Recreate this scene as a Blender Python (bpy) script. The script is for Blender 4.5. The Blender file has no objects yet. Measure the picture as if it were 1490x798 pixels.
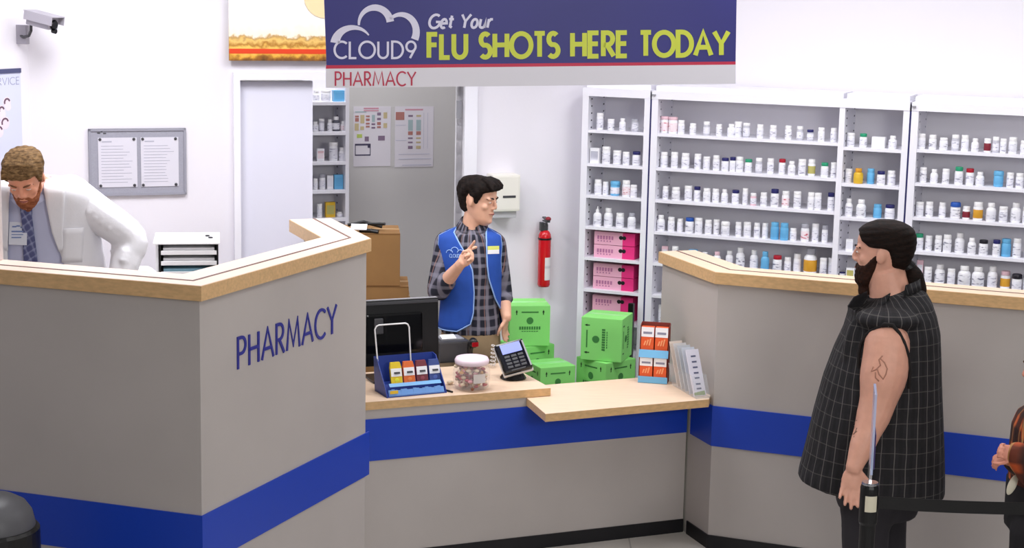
import bpy, bmesh, math, random
import numpy as np
from mathutils import Vector, Matrix
random.seed(7)
C = bpy.context.scene.collection
R_ = math.radians
# ------------------------------------------------------------------ camera geometry (metres, z up)
F_PX, PITCH, ROLL, CAM_H = 2466.0, 0.1691, 0.0206, 2.666
_F = Vector((0, math.cos(PITCH), -math.sin(PITCH)))
_R0 = Vector((1, 0, 0)); _U0 = Vector((0, math.sin(PITCH), math.cos(PITCH)))
_R = _R0*math.cos(ROLL)+_U0*math.sin(ROLL); _U = -_R0*math.sin(ROLL)+_U0*math.cos(ROLL)
CAM = Vector((0, 0, CAM_H))
def _d(x, y): return _F*F_PX+_R*(x-745)-_U*(y-399)
def at(x, y, z):
    v = _d(x, y); return CAM+v*((z-CAM_H)/v.z)
def dep(x, y, Y):
    v = _d(x, y); return CAM+v*(Y/v.y)
def pl(x, y, P, h):
    n = Vector((-math.sin(R_(h)), math.cos(R_(h)), 0)); v = _d(x, y)
    return CAM+v*((Vector((P[0], P[1], 0))-CAM).dot(n)/v.dot(n))
def hd(h): return Vector((math.cos(R_(h)), math.sin(R_(h)), 0))
def nr(h): return Vector((-math.sin(R_(h)), math.cos(R_(h)), 0))

# ------------------------------------------------------------------ materials
def lin(c):
    c = c/255.0
    return c/12.92 if c <= .04045 else ((c+.055)/1.055)**2.4
def rgb(r, g, b): return (lin(r), lin(g), lin(b), 1)
_mats = {}
def mat(name, col, rough=.5, metal=0, trans=0, ior=1.45, noise=0, nscale=20, coat=0, emit=0, sheen=0, bump=0, alpha=1):
    if name in _mats: return _mats[name]
    m = bpy.data.materials.new(name); m.use_nodes = True
    nt = m.node_tree; b = nt.nodes['Principled BSDF']
    c = rgb(*col)
    b.inputs['Base Color'].default_value = c
    b.inputs['Roughness'].default_value = rough
    b.inputs['Metallic'].default_value = metal
    b.inputs['IOR'].default_value = ior
    b.inputs['Transmission Weight'].default_value = trans
    b.inputs['Coat Weight'].default_value = coat
    b.inputs['Alpha'].default_value = alpha
    if emit:
        b.inputs['Emission Color'].default_value = c; b.inputs['Emission Strength'].default_value = emit
    if noise or bump:
        tc = nt.nodes.new('ShaderNodeTexCoord'); n = nt.nodes.new('ShaderNodeTexNoise')
        n.inputs['Scale'].default_value = nscale; n.inputs['Detail'].default_value = 5
        nt.links.new(tc.outputs['Object'], n.inputs['Vector'])
        if noise:
            r = nt.nodes.new('ShaderNodeValToRGB')
            r.color_ramp.elements[0].position = .3; r.color_ramp.elements[1].position = .7
            r.color_ramp.elements[0].color = tuple(x*(1-noise) for x in c[:3])+(1,)
            r.color_ramp.elements[1].color = tuple(min(1, x*(1+noise)) for x in c[:3])+(1,)
            nt.links.new(n.outputs['Fac'], r.inputs['Fac']); nt.links.new(r.outputs['Color'], b.inputs['Base Color'])
        if bump:
            bp = nt.nodes.new('ShaderNodeBump'); bp.inputs['Strength'].default_value = bump; bp.inputs['Distance'].default_value = .01
            nt.links.new(n.outputs['Fac'], bp.inputs['Height']); nt.links.new(bp.outputs['Normal'], b.inputs['Normal'])
    _mats[name] = m
    return m
def wood(name, col, scale=(1, 14, 14), amt=.12, rough=.35):
    m = mat(name, col, rough); nt = m.node_tree; b = nt.nodes['Principled BSDF']; c = rgb(*col)
    tc = nt.nodes.new('ShaderNodeTexCoord'); mp = nt.nodes.new('ShaderNodeMapping'); mp.inputs['Scale'].default_value = scale
    n = nt.nodes.new('ShaderNodeTexNoise'); n.inputs['Scale'].default_value = 6; n.inputs['Detail'].default_value = 8
    r = nt.nodes.new('ShaderNodeValToRGB')
    r.color_ramp.elements[0].position = .3; r.color_ramp.elements[1].position = .7
    r.color_ramp.elements[0].color = tuple(x*(1-amt) for x in c[:3])+(1,)
    r.color_ramp.elements[1].color = tuple(min(1, x*(1+amt)) for x in c[:3])+(1,)
    L = nt.links.new
    L(tc.outputs['Object'], mp.inputs['Vector']); L(mp.outputs['Vector'], n.inputs['Vector']); L(n.outputs['Fac'], r.inputs['Fac']); L(r.outputs['Color'], b.inputs['Base Color'])
    return m
def plaid(name, base, lines, rough=.85, rot=0, cen=None, rad=.2):
    """lines: (axis 0 across / 1 up, period, width, colour, strength, offset)"""
    m = mat(name, base, rough); nt = m.node_tree; b = nt.nodes['Principled BSDF']; L = nt.links.new
    tc = nt.nodes.new('ShaderNodeTexCoord'); mp = nt.nodes.new('ShaderNodeMapping'); mp.inputs['Rotation'].default_value = (0, R_(rot), 0)
    L(tc.outputs['Object'], mp.inputs['Vector'])
    # slight warp so that the cloth pattern is not ruler-straight
    nz = nt.nodes.new('ShaderNodeTexNoise'); nz.inputs['Scale'].default_value = 5; L(mp.outputs['Vector'], nz.inputs['Vector'])
    vm = nt.nodes.new('ShaderNodeVectorMath'); vm.operation = 'MULTIPLY_ADD'; vm.inputs[1].default_value = (.02, .02, .02)
    L(nz.outputs['Color'], vm.inputs[0]); L(mp.outputs['Vector'], vm.inputs[2])
    sp = nt.nodes.new('ShaderNodeSeparateXYZ'); L(vm.outputs['Vector'], sp.inputs['Vector'])
    ad = nt.nodes.new('ShaderNodeMath'); ad.operation = 'ADD'; L(sp.outputs['X'], ad.inputs[0]); L(sp.outputs['Y'], ad.inputs[1])
    if cen is not None:   # threads run up and round the body: angle about its axis times its radius
        def mth(op, a_, b_=None):
            n_ = nt.nodes.new('ShaderNodeMath'); n_.operation = op
            for k_, v_ in enumerate((a_, b_)):
                if v_ is None: continue
                if isinstance(v_, (int, float)): n_.inputs[k_].default_value = v_
                else: L(v_, n_.inputs[k_])
            return n_.outputs[0]
        ad = nt.nodes.new('ShaderNodeMath'); ad.operation = 'MULTIPLY'; ad.inputs[1].default_value = rad
        L(mth('ARCTAN2', mth('SUBTRACT', sp.outputs['X'], cen[0]), mth('SUBTRACT', sp.outputs['Y'], cen[1])), ad.inputs[0])
    cur = None
    for ax, per, wid, col, st, off in lines:
        src = ad.outputs[0] if ax == 0 else sp.outputs['Z']
        a = nt.nodes.new('ShaderNodeMath'); a.operation = 'ADD'; a.inputs[1].default_value = off+10; L(src, a.inputs[0])
        md = nt.nodes.new('ShaderNodeMath'); md.operation = 'PINGPONG'; md.inputs[1].default_value = per/2; L(a.outputs[0], md.inputs[0])
        lt = nt.nodes.new('ShaderNodeMapRange'); lt.inputs['From Min'].default_value = wid*.5; lt.inputs['From Max'].default_value = wid*.75
        lt.inputs['To Min'].default_value = st; lt.inputs['To Max'].default_value = 0; L(md.outputs[0], lt.inputs['Value'])
        mx = nt.nodes.new('ShaderNodeMix'); mx.data_type = 'RGBA'
        L(lt.outputs['Result'], mx.inputs['Factor'])
        if cur is None: mx.inputs['A'].default_value = rgb(*base)
        else: L(cur, mx.inputs['A'])
        mx.inputs['B'].default_value = rgb(*col); cur = mx.outputs['Result']
    L(cur, b.inputs['Base Color'])
    n2 = nt.nodes.new('ShaderNodeTexNoise'); n2.inputs['Scale'].default_value = 9; n2.inputs['Detail'].default_value = 3; L(tc.outputs['Object'], n2.inputs['Vector'])
    bp_ = nt.nodes.new('ShaderNodeBump'); bp_.inputs['Strength'].default_value = .6; bp_.inputs['Distance'].default_value = .03
    L(n2.outputs['Fac'], bp_.inputs['Height']); L(bp_.outputs['Normal'], b.inputs['Normal'])
    return m
M = {}
M['wall'] = mat('wall_paint', (232, 229, 236), .7, bump=.03, nscale=60)
M['trimwhite'] = mat('trim_paint', (238, 237, 244), .45)
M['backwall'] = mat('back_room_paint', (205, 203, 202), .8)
M['floor'] = mat('floor_tile', (190, 186, 180), .3, noise=.06, nscale=5)
M['panel'] = mat('counter_laminate', (180, 173, 169), .55, noise=.03, nscale=3)
M['blue'] = mat('blue_band_laminate', (20, 62, 178), .4)
M['kick'] = mat('black_kick_rubber', (18, 17, 22), .5)
M['maple'] = wood('maple_edge', (208, 170, 122))
M['mapletop'] = wood('maple_top_laminate', (236, 208, 180), amt=.06)
M['groove'] = mat('inlay_groove', (120, 95, 90), .6)
M['shelf'] = mat('shelf_white_metal', (236, 235, 243), .4)
M['shelfback'] = mat('shelf_back_panel', (232, 230, 236), .6)
M['slot'] = mat('slot_dark', (60, 60, 70), .6)
M['navygap'] = mat('post_navy_trim', (38, 40, 95), .5)
M['black'] = mat('black_plastic', (14, 14, 16), .35)
M['blackgloss'] = mat('black_gloss', (8, 8, 10), .12)
M['dgrey'] = mat('dark_grey_plastic', (62, 62, 66), .4)
M['grey'] = mat('grey_plastic', (150, 150, 155), .45)
M['white'] = mat('white_plastic', (242, 241, 242), .35)
M['cream'] = mat('cream_plastic', (235, 232, 222), .4)
M['chrome'] = mat('brushed_metal', (200, 200, 205), .25, 1)
M['paper'] = mat('white_paper', (240, 240, 243), .8)
M['red'] = mat('extinguisher_red', (205, 14, 28), .25, coat=.4)
M['card'] = mat('kraft_cardboard', (142, 104, 60), .8, noise=.06, nscale=8)
M['carddark'] = mat('cardboard_seam', (120, 82, 42), .8)
M['green'] = mat('green_carton', (138, 222, 118), .7, noise=.03, nscale=6)
M['greenink'] = mat('green_carton_ink', (58, 128, 60), .8)
M['greenblk'] = mat('green_carton_arrow', (22, 50, 26), .8)
M['acrylic'] = mat('clear_acrylic', (235, 240, 245), .05, alpha=.10)

# ------------------------------------------------------------------ mesh helpers
def obj(name, bm, m=None, parent=None, smooth=False, loc=None, mats=None):
    me = bpy.data.meshes.new(name)
    bmesh.ops.recalc_face_normals(bm, faces=bm.faces[:])
    bm.to_mesh(me); bm.free()
    for k in (mats or ([m] if m else [])): me.materials.append(k)
    if smooth:
        for p in me.polygons: p.use_smooth = True
    o = bpy.data.objects.new(name, me); C.objects.link(o)
    if loc is not None:      # put the origin at loc, geometry given in world space
        me.transform(Matrix.Translation(-Vector(loc))); o.location = loc
    if parent is not None:
        o.parent = parent
        if loc is None: o.matrix_parent_inverse = parent_mat(parent).inverted()
        else:
            o.matrix_parent_inverse = parent_mat(parent).inverted()
    return o
def parent_mat(p):
    mtx = Matrix.LocRotScale(p.location, p.rotation_euler, p.scale)
    if p.parent: mtx = parent_mat(p.parent) @ p.matrix_parent_inverse @ mtx
    return mtx
def tag(o, label, cat, group=None, kind=None):
    o['label'] = label; o['category'] = cat
    if group: o['group'] = group
    if kind: o['kind'] = kind
    return o
def struct(name, bm, m, **k):
    o = obj(name, bm, m, **k); o['kind'] = 'structure'; return o
def empty(name, loc, label, cat, group=None, rz=0):
    o = bpy.data.objects.new(name, None); C.objects.link(o); o.location = loc; o.rotation_euler = (0, 0, rz)
    o.empty_display_size = .05
    return tag(o, label, cat, group)
def B(): return bmesh.new()
def box(bm, c, s, rz=0, rot=None, bev=0, mi=0):
    """box centred at c with full sizes s"""
    r = bmesh.ops.create_cube(bm, size=1)
    vs = r['verts']
    bmesh.ops.scale(bm, vec=Vector(s), verts=vs)
    fs = set(f for v in vs for f in v.link_faces)
    if bev:
        es = list(set(e for f in fs for e in f.edges))
        rr = bmesh.ops.bevel(bm, geom=es, offset=bev, segments=2, affect='EDGES', profile=.7)
        vs = list(set(v for f in rr['faces'] for v in f.verts) | set(v for v in vs if v.is_valid))
        fs = set(f for v in vs for f in v.link_faces)
    mtx = Matrix.Translation(Vector(c)) @ (rot.to_4x4() if rot else Matrix.Rotation(rz, 4, 'Z'))
    bmesh.ops.transform(bm, matrix=mtx, verts=vs)
    for f in fs: f.material_index = mi
    return vs
def prism(bm, pts, z0, z1, mi=0):
    n = len(pts)
    a = [bm.verts.new((p[0], p[1], z0)) for p in pts]; b = [bm.verts.new((p[0], p[1], z1)) for p in pts]
    fs = [bm.faces.new(a[::-1]), bm.faces.new(b)]
    for i in range(n):
        j = (i+1) % n; fs.append(bm.faces.new((a[i], a[j], b[j], b[i])))
    for f in fs: f.material_index = mi
def offs(pts, d):
    P = [Vector((p[0], p[1])) for p in pts]; out = []
    for i, p in enumerate(P):
        ns = []
        if i > 0: t = (p-P[i-1]).normalized(); ns.append(Vector((-t.y, t.x)))
        if i < len(P)-1: t = (P[i+1]-p).normalized(); ns.append(Vector((-t.y, t.x)))
        if len(ns) == 1: out.append(p+ns[0]*d)
        else:
            s = ns[0]+ns[1]; out.append(p+s*(d/(1+ns[0].dot(ns[1]))))
    return out
def band(bm, pts, d0, d1, z0, z1):
    prism(bm, offs(pts, d0)+offs(pts, d1)[::-1], z0, z1)
def lathe(bm, prof, c=(0, 0, 0), n=20, rot=None, mi=0):
    """prof: (radius, z) from bottom to top"""
    rings = []; M3 = rot or Matrix.Identity(3)
    for r, z in prof:
        rings.append([bm.verts.new(Vector(c)+M3 @ Vector((max(r, 1e-5)*math.cos(2*math.pi*i/n), max(r, 1e-5)*math.sin(2*math.pi*i/n), z))) for i in range(n)])
    fs = [bm.faces.new(rings[0][::-1]), bm.faces.new(rings[-1])]
    for a, b in zip(rings, rings[1:]):
        for i in range(n):
            j = (i+1) % n; fs.append(bm.faces.new((a[i], a[j], b[j], b[i])))
    for f in fs: f.material_index = mi
def tube(bm, pts, r, n=8):
    """round bar along points; r number or list"""
    P = [Vector(p) for p in pts]; rr = r if isinstance(r, (list, tuple)) else [r]*len(P)
    rings = []; up = None
    for i, p in enumerate(P):
        t = (P[min(i+1, len(P)-1)]-P[max(i-1, 0)]).normalized()
        if up is None: up = t.orthogonal().normalized()
        up = (up-t*up.dot(t)).normalized(); s = t.cross(up)
        rings.append([bm.verts.new(p+(up*math.cos(2*math.pi*k/n)+s*math.sin(2*math.pi*k/n))*rr[i]) for k in range(n)])
    bm.faces.new(rings[0][::-1]); bm.faces.new(rings[-1])
    for a, b in zip(rings, rings[1:]):
        for i in range(n):
            j = (i+1) % n; bm.faces.new((a[i], a[j], b[j], b[i]))
def ellipsoid(bm, c, s, rot=None, seg=16, rings=10):
    r = bmesh.ops.create_uvsphere(bm, u_segments=seg, v_segments=rings, radius=1)
    bmesh.ops.scale(bm, vec=Vector(s), verts=r['verts'])
    bmesh.ops.transform(bm, matrix=Matrix.Translation(Vector(c)) @ (rot.to_4x4() if rot else Matrix.Identity(4)), verts=r['verts'])
    return r['verts']
def frame(xa, ya, za):
    return Matrix((xa, ya, za)).transposed()
def quad(bm, o, u, v, w, h, x0, y0, th=.0008, mi=0):
    """thin plate on a plane: origin o, unit axes u (across) v (up)"""
    n = u.cross(v); a = []
    for t in (0, th):
        a.append([bm.verts.new(o+u*(x0+dx)+v*(y0+dy)+n*t) for dx, dy in ((0, 0), (w, 0), (w, h), (0, h))])
    fs = [bm.faces.new(a[0][::-1]), bm.faces.new(a[1])]
    for i in range(4):
        j = (i+1) % 4; fs.append(bm.faces.new((a[0][i], a[0][j], a[1][j], a[1][i])))
    for f in fs: f.material_index = mi

# ------------------------------------------------------------------ stroke lettering
def _arc(cx, cy, rx, ry, a0, a1, n=14):
    return [(cx+rx*math.cos(R_(a0+(a1-a0)*i/n)), cy+ry*math.sin(R_(a0+(a1-a0)*i/n))) for i in range(n+1)]
GL = {
 'C': (.78, [_arc(.47, .5, .44, .5, 48, 312, 20)]), 'L': (.48, [[(.05, 1), (.05, 0), (.45, 0)]]),
 'O': (1.0, [_arc(.5, .5, .47, .5, 0, 360, 26)]), 'U': (.72, [[(.06, 1)]+_arc(.35, .3, .29, .3, 180, 360, 12)+[(.64, 1)]]),
 'D': (.76, [[(.06, 0), (.06, 1), (.25, 1)]+_arc(.25, .5, .46, .5, 90, -90, 14)+[(.06, 0)]]),
 '9': (.66, [_arc(.32, .7, .28, .3, 0, 360, 18), [(.58, .60), (.26, 0)]]),
 'P': (.58, [[(.06, 0), (.06, 1), (.28, 1)]+_arc(.28, .74, .25, .26, 90, -90, 10)+[(.06, .48)]]),
 'H': (.72, [[(.06, 0), (.06, 1)], [(.64, 0), (.64, 1)], [(.06, .52), (.64, .52)]]),
 'A': (.80, [[(.02, 0), (.4, 1), (.78, 0)], [(.16, .34), (.64, .34)]]),
 'R': (.60, [[(.06, 0), (.06, 1), (.26, 1)]+_arc(.26, .74, .25, .26, 90, -90, 10)+[(.06, .48)], [(.24, .48), (.56, 0)]]),
 'M': (.96, [[(.04, 0), (.18, 1), (.48, .12), (.78, 1), (.92, 0)]]), 'Y': (.72, [[(.02, 1), (.36, .48), (.70, 1)], [(.36, .5), (.36, 0)]]),
 'F': (.50, [[(.06, 0), (.06, 1), (.46, 1)], [(.06, .55), (.43, .55)]]),
 'S': (.56, [_arc(.27, .75, .21, .25, 40, 250, 12)+_arc(.27, .26, .24, .26, 75, -140, 12)]),
 'T': (.54, [[(.27, 0), (.27, 1)], [(.02, 1), (.52, 1)]]),
 'E': (.54, [[(.48, 1), (.06, 1), (.06, 0), (.48, 0)], [(.06, .53), (.45, .53)]]),
 'G': (.80, [_arc(.47, .5, .42, .5, 50, 330, 18)+[(.86, .46), (.55, .46)]]), 'V': (.72, [[(.02, 1), (.36, 0), (.70, 1)]]), 'I': (.16, [[(.08, 0), (.08, 1)]]),
 'N': (.72, [[(.06, 0), (.06, 1), (.64, 0), (.64, 1)]]),
 'e': (.52, [[(.06, .33), (.46, .36)]+_arc(.27, .33, .21, .33, 5, 310, 14)]), 't': (.36, [[(.17, .92), (.17, .12), (.32, .03)], [(.0, .66), (.36, .66)]]),
 'o': (.54, [_arc(.27, .32, .22, .32, 0, 360, 16)]), 'u': (.52, [[(.06, .64)]+_arc(.25, .2, .19, .2, 180, 360, 8)+[(.44, .64), (.44, 0)]]),
 'r': (.38, [[(.06, 0), (.06, .64)], [(.06, .44), (.20, .62), (.36, .62)]]), ' ': (.36, []), '+': (.6, [[(.1, .4), (.5, .4)], [(.3, .2), (.3, .6)]]),
}
def stroke(bm, path, w, P, th, mi=0):
    n = len(path); closed = n > 3 and abs(path[0][0]-path[-1][0])+abs(path[0][1]-path[-1][1]) < 1e-4
    pts = [Vector(p) for p in path]; Lf = []; Rt = []
    for i, p in enumerate(pts):
        a = pts[i-1] if i > 0 else (pts[-2] if closed else None)
        b = pts[i+1] if i < n-1 else (pts[1] if closed else None)
        ns = []
        for q0, q1 in ((a, p), (p, b)):
            if q0 is None or q1 is None or (q1-q0).length < 1e-7: continue
            t = (q1-q0).normalized(); ns.append(Vector((-t.y, t.x)))
        s = sum(ns, Vector((0, 0))); k = 1 if len(ns) == 1 else min(2.2, 1/max(.25, (1+ns[0].dot(ns[1]))/2))
        d = s.normalized()*(w/2)*math.sqrt(k) if s.length > 1e-6 else ns[0]*(w/2)
        Lf.append(p+d); Rt.append(p-d)
    for i in range(n-1):
        q = [Rt[i], Rt[i+1], Lf[i+1], Lf[i]]
        lo = [bm.verts.new(P(v.x, v.y, 0)) for v in q]; hi = [bm.verts.new(P(v.x, v.y, th)) for v in q]
        fs = [bm.faces.new(lo[::-1]), bm.faces.new(hi)]
        for a in range(4):
            b = (a+1) % 4; fs.append(bm.faces.new((lo[a], lo[b], hi[b], hi[a])))
        for f in fs: f.material_index = mi
def text(bm, s, P, x0, y0, h, width=None, w=.1, gap=.12, slant=0, th=.001, mi=0):
    tot = sum(GL[c][0]+gap for c in s)-gap
    k = h if width is None else width/tot
    x = 0
    for c in s:
        W, ps = GL[c]
        for j_, p in enumerate(ps):
            stroke(bm, [(x0+(x+a+slant*b)*k, y0+b*h) for a, b in p], w*h, P, th*(1+.25*j_), mi)
        x += W+gap
def planeP(o, u, v):
    n = u.cross(v)
    return lambda x, y, t: o+u*x+v*y+n*t
UP = Vector((0, 0, 1))

# ================================================================== THE SETTING
SW = dep(853, 133, 9.5); SW.z = 0          # foot of the shelf units' front plane
HS = -22.0
BW = dep(848, 200, 9.75); BW.z = 0; HB = 20.0
CEIL = 3.45
bm = B(); prism(bm, [(-6, -3), (7, -3), (7, 12.5), (-6, 12.5)], -.05, 0)
fl = struct('floor', bm, M['floor'])
# floor tile joints
nt = M['floor'].node_tree; bs = nt.nodes['Principled BSDF']
br = nt.nodes.new('ShaderNodeTexBrick'); br.offset = 0; br.inputs['Scale'].default_value = 1; br.inputs['Brick Width'].default_value = .6; br.inputs['Row Height'].default_value = .6
br.inputs['Mortar Size'].default_value = .004; br.inputs['Color1'].default_value = rgb(192, 188, 182); br.inputs['Color2'].default_value = rgb(186, 182, 176); br.inputs['Mortar'].default_value = rgb(150, 146, 142)
tc = nt.nodes.new('ShaderNodeTexCoord'); nt.links.new(tc.outputs['Object'], br.inputs['Vector']); nt.links.new(br.outputs['Color'], bs.inputs['Base Color'])
bm = B(); prism(bm, [(-6, -3), (7, -3), (7, 12.5), (-6, 12.5)], CEIL, CEIL+.1)
struct('ceiling', bm, mat('ceiling_paint', (225, 225, 225), .9))

def wallpt(px, py=200): return pl(px, py, BW, HB)
def bw_s(px, py=200): return (wallpt(px, py)-BW).dot(hd(HB))
ub, nb = hd(HB), nr(HB)
# back wall with the opening (pixels 345 to 685), built from three slabs
zl = wallpt(400, 116).z
def slab(bm, s0, s1, z0, z1, t=.12, d=0):
    a = BW+ub*s0+nb*d; b = BW+ub*s1+nb*d; c = b+nb*t; e = a+nb*t
    prism(bm, [a, b, c, e], z0, z1)
sL, sO0, sO1, sR = bw_s(44), bw_s(349, 250), bw_s(672, 300), .10
bm = B(); slab(bm, sL-.1, sO0, 0, CEIL); slab(bm, sO1, sR, 0, CEIL); slab(bm, sO0, sO1, zl, CEIL)
struct('wall_back', bm, M['wall'])
# shelf wall
us, ns_ = hd(HS), nr(HS)
sw0 = SW+ns_*.34
x1 = BW+ub*.10
bm = B(); a = sw0-us*.25; b = sw0+us*4.4; prism(bm, [a, b, b+ns_*.12, a+ns_*.12], 0, CEIL)
struct('wall_shelving', bm, M['wall'])
# left wall: heading 65 through the far corner
cor = wallpt(44); ul = hd(65); nl = Vector((-ul.y, ul.x, 0))
bm = B(); a = Vector((cor.x, cor.y, 0))+ul*.05; b = a-ul*4.5; prism(bm, [a, b, b+nl*.12, a+nl*.12], 0, CEIL)
struct('wall_left', bm, M['wall'])
# back room
u2 = ub; br0 = BW+nb*1.35
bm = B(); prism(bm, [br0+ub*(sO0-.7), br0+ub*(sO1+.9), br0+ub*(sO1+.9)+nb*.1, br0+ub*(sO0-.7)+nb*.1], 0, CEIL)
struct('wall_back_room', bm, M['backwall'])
bm = B()
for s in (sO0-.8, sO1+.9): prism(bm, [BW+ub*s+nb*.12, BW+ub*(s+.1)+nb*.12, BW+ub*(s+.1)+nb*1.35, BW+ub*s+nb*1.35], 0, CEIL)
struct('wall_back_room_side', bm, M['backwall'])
# door casing round the opening
bm = B(); slab(bm, sO0-.035, sO0, 0, zl+.04, .15, -.025); slab(bm, sO1, sO1+.075, 0, zl+.04, .17, -.03); slab(bm, sO0, sO1, zl, zl+.04, .15, -.025)
struct('trim_1', bm, M['trimwhite'])
# white door leaf standing in the near side of the opening
sD = bw_s(457, 220)
bm = B(); slab(bm, sO0+.01, sD, .01, zl-.01, .04, .035)
dr = struct('door_1', bm, mat('door_paint', (222, 222, 236), .45))
bm = B()
for z in (1.97, 1.0, .3): slab(bm, sO1-.028, sO1, z-.05, z+.05, .012, .03)
struct('door_hinge', bm, M['grey'], parent=dr)
# baseboards
bm = B(); slab(bm, sL, sO0-.04, 0, .1, .012, -.012); slab(bm, sO1+.08, 0, 0, .1, .012, -.012); struct('baseboard_back', bm, M['kick'])

# ================================================================== COUNTERS
ZW = 1.573
HA = 22.6
ML = at(540, 671, .511); ML.z = 0; uA, nA = hd(HA), nr(HA)
def MS(s, p, z=0): return ML+uA*s+nA*p+UP*z
# --- tall white booth
path = [(-3.25, 6.70), (-1.118, 6.00), (-.612, 7.235), (-.850, 7.84)]
cb = empty('pharmacy_counter', (-1.118, 6.00, 0), 'tall white pharmacy booth with blue band and PHARMACY lettering', 'counter')
bm = B(); band(bm, path, .018, .13, 0, 1.52); obj('body_panel', bm, M['panel'], cb)
bm = B(); band(bm, [path[0], path[1], (-.604, 7.256)], .012, .02, .511, .707); obj('blue_band', bm, M['blue'], cb)
bm = B(); band(bm, path[:3], .012, .02, 0, .067); obj('kickboard', bm, M['kick'], cb)
cap = B(); band(cap, path, -.002, .20, 1.518, ZW); co = obj('wooden_ledge', cap, M['maple'], cb)
bm = B(); band(bm, path, .002, .196, ZW, ZW+.0015); obj('ledge_surface', bm, mat('ledge_laminate', (240, 216, 200), .35), co)
bm = B(); band(bm, path, .078, .088, ZW+.0012, ZW+.0035); obj('inlay_strip', bm, M['groove'], co)
# lettering on the diagonal face
P1 = Vector((-1.118, 6.00, 0)); uD = (Vector((-.612, 7.235, 0))-P1).normalized(); nD = Vector((-uD.y, uD.x, 0))
hD = math.degrees(math.atan2(uD.y, uD.x))
Pf = P1+nD*.0178
def on_diag(x, y): q = pl(x, y, Pf, hD); return (q-Pf).dot(uD), q.z
s0, z0 = on_diag(344.5, 537); s1, z1 = on_diag(486, 486); _, zt = on_diag(344.5, 492)
bm = B(); PP = planeP(Pf, uD, UP)
text(bm, 'PHARMACY', PP, s0, (z0+z1)/2, zt-z0, width=s1-s0+.02, w=.105, gap=.13, th=.004)
obj('lettering', bm, mat('lettering_navy', (38, 44, 140), .4), cb)
# --- low middle counter
cm = empty('pharmacy_counter', MS(0, 0), 'low middle service counter with blue band between the two tall counters', 'counter')
bm = B(); p = [MS(-.13, 0), MS(1.624, 0)]
band(bm, [p[0], MS(.765, 0)], 0, .03, 0, .753); band(bm, [MS(.765, 0), p[1]], 0, .03, 0, .7125); prism(bm, [MS(-.02, .5), MS(.85, .5), MS(.85, .53), MS(-.02, .53)], 0, .753); obj('body_panel', bm, M['panel'], cm)
bm = B(); band(bm, p, -.005, .001, .511, .707); obj('blue_band', bm, M['blue'], cm)
bm = B(); band(bm, p, -.006, .001, 0, .067); obj('kickboard', bm, M['kick'], cm)
def worktop(name, poly, z0, z1, parent):
    bm = B(); prism(bm, poly, z0, z1-.0015); w = obj(name, bm, M['maple'], parent)
    bm = B(); prism(bm, poly, z1-.0015, z1); obj('laminate_surface', bm, M['mapletop'], w); return w
worktop('worktop', [MS(-.12, -.008), MS(.884, -.008), MS(.884, .56), MS(-.12, .56)], .752, .79, cm)
Rk = at(1032.7, 645, .511)
worktop('shelf_top', [MS(.765, .012), MS(.727, -.31), Vector((.944, 7.812, 0)), Vector((.962, 7.90, 0)), MS(1.600, .0), MS(1.53, .21), MS(.90, .21), MS(.765, .21)], .712, .75, cm)
# --- tall right counter
pr_ = [(.742, 8.44), (.958, 7.845), (3.9, 6.685)]
cr = empty('pharmacy_counter', (.958, 7.845, 0), 'long tall counter with blue band and maple ledge below the bottle shelves', 'counter')
bm = B(); band(bm, pr_, .018, .13, 0, 1.302); obj('body_panel', bm, M['panel'], cr)
bm = B(); band(bm, [(.878, 8.065), (.958, 7.845), (3.9, 6.685)], .012, .02, .511, .707); obj('blue_band', bm, M['blue'], cr)
bm = B(); band(bm, [(.878, 8.065), (.958, 7.845), (3.9, 6.685)], .011, .02, 0, .067); obj('kickboard', bm, M['kick'], cr)
cap = B(); band(cap, pr_, -.006, .20, 1.300, 1.355); co = obj('wooden_ledge', cap, M['maple'], cr)
bm = B(); band(bm, pr_, -.002, .196, 1.355, 1.3565); obj('ledge_surface', bm, M['mapletop'], co)
bm = B(); band(bm, pr_, .088, .098, 1.356, 1.3585); obj('inlay_strip', bm, M['groove'], co)
# post at the picture's edge, standing on the booth's ledge
pp = at(1, 378, ZW+.002)
bm = B(); box(bm, (pp.x-.03, pp.y, ZW+.002+.93), (.075, .03, 1.86), rz=R_(-19), bev=.003)
tag(obj('partition_post', bm, mat('post_paint', (214, 204, 204), .5)), 'pale pinkish post standing on the tall booth ledge beside the pharmacist', 'post')
# platform behind the booth + back counter with the trays
bm = B(); prism(bm, [(-3.2, 6.95), (-1.22, 6.3), (-.85, 7.2), (-1.15, 8.3), (-2.9, 8.0)], 0, .16); struct('floor_platform', bm, M['floor'])

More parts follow.
